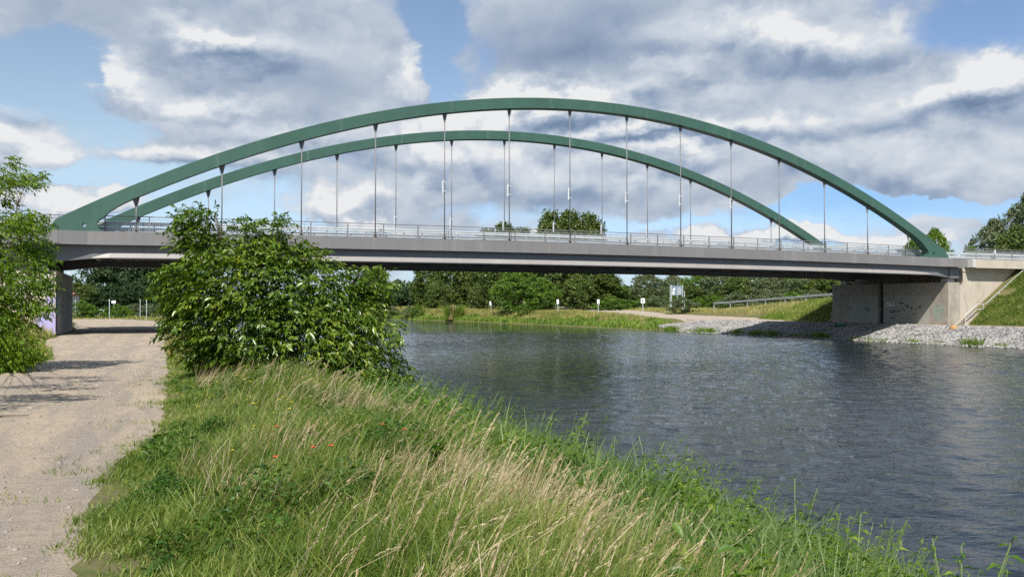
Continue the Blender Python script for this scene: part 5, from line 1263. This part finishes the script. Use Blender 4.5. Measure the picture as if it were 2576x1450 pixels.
# verge beyond the bush up to the bend
n = 130000; Y = 30+rng.random(n)**1.3*260; X = -30+rng.random(n)*42; pr_ = pathr(Y); pl_ = lerp(Y, *PATH_L); outside = (X > pr_+.1+edge_n(X, Y)) | (X < pl_-.1) | (Y > 150)
k = outside & (ground(X, Y) > WATER_Z-.1) & in_frame(X, Y) & ~((Y > 68) & (Y < 100) & (X > 2.4)); X, Y = X[k], Y[k]; n = len(X)
me = blades_mesh('verge_grass', np.stack([X, Y, ground_surf(X, Y)], 1), (.15+.4*rng.random(n))*np.where(vnoise(X, Y, .2, 51) > .5, 1.4, .7)*np.where(Y > 150, .55, 1), (.02+.0009*Y)*(.6+.8*rng.random(n)), .3+.4*rng.random(n), rng.random(n)*6.28, M['farbank'])
finish(bpy.data.objects.new('verge_grass', me), label='half dry verge grass beside the track beyond the walnut bush', cat='grass', kind='stuff')
# far bank grasses
n = 190000; Y = 86+rng.random(n)*260; u = rng.random(n); X = lerp(Y, *XRIGHT)+.3+u**1.4*48
dpath = np.full(n, 9.0)
for i in range(0, len(FARPATH[0]), 2): dpath = np.minimum(dpath, np.hypot(X-FARPATH[0][i], Y-FARPATH[1][i])-FARPATH[2][i])
rock = (Y < 117) & (X < 81.2)
k = in_frame(X, Y) & (dpath > .1) & ~rock & ~((Y < 92) & (X < 84.6)); X, Y, u = X[k], Y[k], u[k]; n = len(X)
near_w = X-lerp(Y, *XRIGHT)
hb = np.where(near_w < 3.5, .62, np.where(near_w < 18, .72, .5))*(.5+.8*rng.random(n))*np.clip((dpath[k])/2.0, .25, 1)
pos = np.stack([X, Y, ground_surf(X, Y)-.05], 1)
g = near_w < 3.2+2.5*(vnoise(X, Y, .3, 61)-.5)*2
for sel, mt_, nm, lb in ((g, 'farherb', 'bank_herbs', 'bright green and yellowish herbs along the far water edge'), (~g, 'farbank', 'meadow_grass', 'tan and green tall grass on the far bank')):
    kk = np.where(sel)[0]; m_ = len(kk)
    me = blades_mesh(nm, pos[kk], hb[kk]*(1.25 if nm == 'bank_herbs' else 1), (.035+.00030*Y[kk])*(.6+.9*rng.random(m_))*(1.7 if nm == 'bank_herbs' else 1), .3+.5*rng.random(m_), WIND+rng.normal(size=m_)*.9, M[mt_])
    finish(bpy.data.objects.new(nm, me), label=lb, cat='grass' if nm[0] == 'm' else 'herbs', kind='stuff')
# green slope by the right stairs, and tufts on the riprap waterline
n = 110000; X = 84.6+rng.random(n)*16; Y = 50+rng.random(n)*17.4; zq = ground(X, Y); k = (zq > -.42) & in_frame(X, Y) & (vnoise(X, Y, .8, 71) > .18); X, Y = X[k], Y[k]; n = len(X)
me = blades_mesh('slope_grass', np.stack([X, Y, ground_surf(X, Y)-.03], 1), .12+.3*rng.random(n), .035+.03*rng.random(n), .3+.5*rng.random(n), rng.random(n)*6.28, M['grass'])
finish(bpy.data.objects.new('slope_grass', me), label='green weeds on the embankment below the right stairs', cat='grass', kind='stuff')
n = 30000; X = 84.6+rng.random(n)*14; Y = 88+rng.random(n)*17; zq = ground(X, Y); k = (zq > -.42) & in_frame(X, Y); X, Y = X[k], Y[k]; n = len(X)
me = blades_mesh('slope_grass', np.stack([X, Y, ground_surf(X, Y)-.03], 1), .15+.35*rng.random(n), .035+.03*rng.random(n), .3+.5*rng.random(n), rng.random(n)*6.28, M['farherb'])
finish(bpy.data.objects.new('slope_grass', me), label='sunlit grass on the embankment left of the right pier', cat='grass', kind='stuff')
tn = 0
for Yt in np.arange(40, 117, 2.3):
    q = Yt+rng.normal()*.9; big = rng.random() < .25
    nn = 60 if not big else 150; X = 75.45+rng.normal(size=nn)*.25; Yv = q+rng.normal(size=nn)*(.5 if not big else .7)
    if tn == 0: XT, YT, HT = [], [], []
    XT.append(X); YT.append(Yv); HT.append(np.full(nn, .35 if not big else .75)); tn += 1
X = np.concatenate(XT); Y = np.concatenate(YT); H_ = np.concatenate(HT); n = len(X)
me = blades_mesh('waterside_weeds', np.stack([X, Y, ground(X, Y)+.05], 1), H_*(.6+.7*rng.random(n)), .05+.04*rng.random(n), .3+.5*rng.random(n), rng.random(n)*6.28, M['farherb'])
finish(bpy.data.objects.new('waterside_weeds', me), label='yellow green weed tufts where the riprap meets the water', cat='weeds', kind='stuff')

# ------------------------------------------------------------------ flowers
def flower(name, mat, r, npet, h, label, cat, group):
    e = empty(name, (0, 0, 0), label, cat, group)
    MB().tube([(0, 0, 0), (.02, 0, h*.6), (.05, .0, h)], .003, 4).obj('stem', M['stem'], e)
    mb = MB()
    for k in range(npet):
        a = 2*math.pi*k/npet; c, s = math.cos(a), math.sin(a); a2 = a+.75; a3 = a-.75
        mb.add([(.05, 0, h), (.05+r*.75*math.cos(a3), r*.75*math.sin(a3), h+r*.35), (.05+r*1.1*c, r*1.1*s, h+r*.55), (.05+r*.75*math.cos(a2), r*.75*math.sin(a2), h+r*.35)], [(0, 1, 2, 3)])
    mb.obj('petals', mat, e); return e
pf = flower('poppy', M['red'], .026, 4, .55, 'larger red poppy, leftmost of the pair in the middle of the grass', 'flower', 'red poppies in the grass')
def on_grass(px, py, z): 
    d = (EYE-z)*FPX/(py-767.8); return at(px, d)
labs = ['larger red poppy, leftmost of the pair in the middle of the grass', 'smaller red poppy just right of the larger one', 'red poppy low beside the dark leafy weeds', 'faint red poppy above the dark leafy weeds', 'small red poppy right below the walnut bush', 'tiny red poppy between dry seed heads above the pair']
for i, (px, py) in enumerate(((790, 1133), (845, 1131), (722, 1158), (724, 1078), (976, 1072), (1020, 1085))):
    X, Y = on_grass(px, py, .52); o = pf if i == 0 else copy_tree(pf); o.location = (X-.05, Y, gz(X, Y)); o['label'] = labs[i]; o.rotation_euler = (0, 0, i*1.1)
yf = flower('yellow_flower', M['yellow'], .014, 5, .5, 'small yellow flower among the grasses near the walnut bush', 'flower', 'small yellow flowers in the verge')
pts_ = [(495, 955), (577, 938), (590, 970), (478, 985), (560, 988), (572, 984), (545, 1000), (600, 1003), (486, 1008), (520, 1012), (530, 1020), (540, 1010), (555, 1012), (572, 1016), (640, 1012), (648, 1020), (655, 1035), (690, 1042), (700, 1046), (712, 1060), (650, 1090), (664, 1094), (672, 1098), (760, 1100), (610, 1148), (740, 1072), (622, 1028), (588, 1030), (505, 1042), (470, 1032)]
for i, (px, py) in enumerate(pts_):
    X, Y = on_grass(px, py, .47); o = yf if i == 0 else copy_tree(yf); o.location = (X-.05, Y, gz(X, Y)); o.rotation_euler = (0, 0, i*.7); o.scale = (1.0+.6*rng.random(),)*3
    o['label'] = 'small yellow flower among the green grasses of the near verge'
# pebbles and a stick on the track
n = 5200; Y = 4.5+rng.random(n)**1.6*32; X = lerp(Y, *PATH_L)+(pathr(Y)-lerp(Y, *PATH_L)-.22)*rng.random(n); k = in_frame(X, Y); X, Y = X[k], Y[k]; n = len(X)
me = rocks_mesh('gravel', X, Y, ground_surf(X, Y)+.014, (.006+.03*rng.random(n)**4)*(1+Y/30), M['pebble'])
finish(bpy.data.objects.new('gravel', me), label='loose pebbles scattered on the track', cat='gravel', kind='stuff')
X, Y = on_grass(24, 1042, .03); o = MB().tube([(-.35, 0, .015), (-.1, .02, .02), (.3, -.01, .02)], [.008, .012, .007], 6).obj('stick', M['wood'], label='short dark stick lying on the track at the left edge', cat='stick'); o.location = (X, Y, gz(X, Y)+.012); o.rotation_euler = (0, 0, -.2)
# sparse weeds on the track edge
n = 5000; Y = 4.5+rng.random(n)*22; X = pathr(Y)-rng.random(n)**2*1.0; k = (vnoise(X, Y, 2.6, 81) > .62) & in_frame(X, Y); X, Y = X[k], Y[k]; n = len(X)
me = blades_mesh('track_weeds', np.stack([X, Y, ground_surf(X, Y)+.01], 1), .03+.06*rng.random(n), .005+.004*rng.random(n), .5+.5*rng.random(n), rng.random(n)*6.28, M['grass'])
finish(bpy.data.objects.new('track_weeds', me), label='sparse low grass tufts creeping onto the track', cat='grass', kind='stuff')
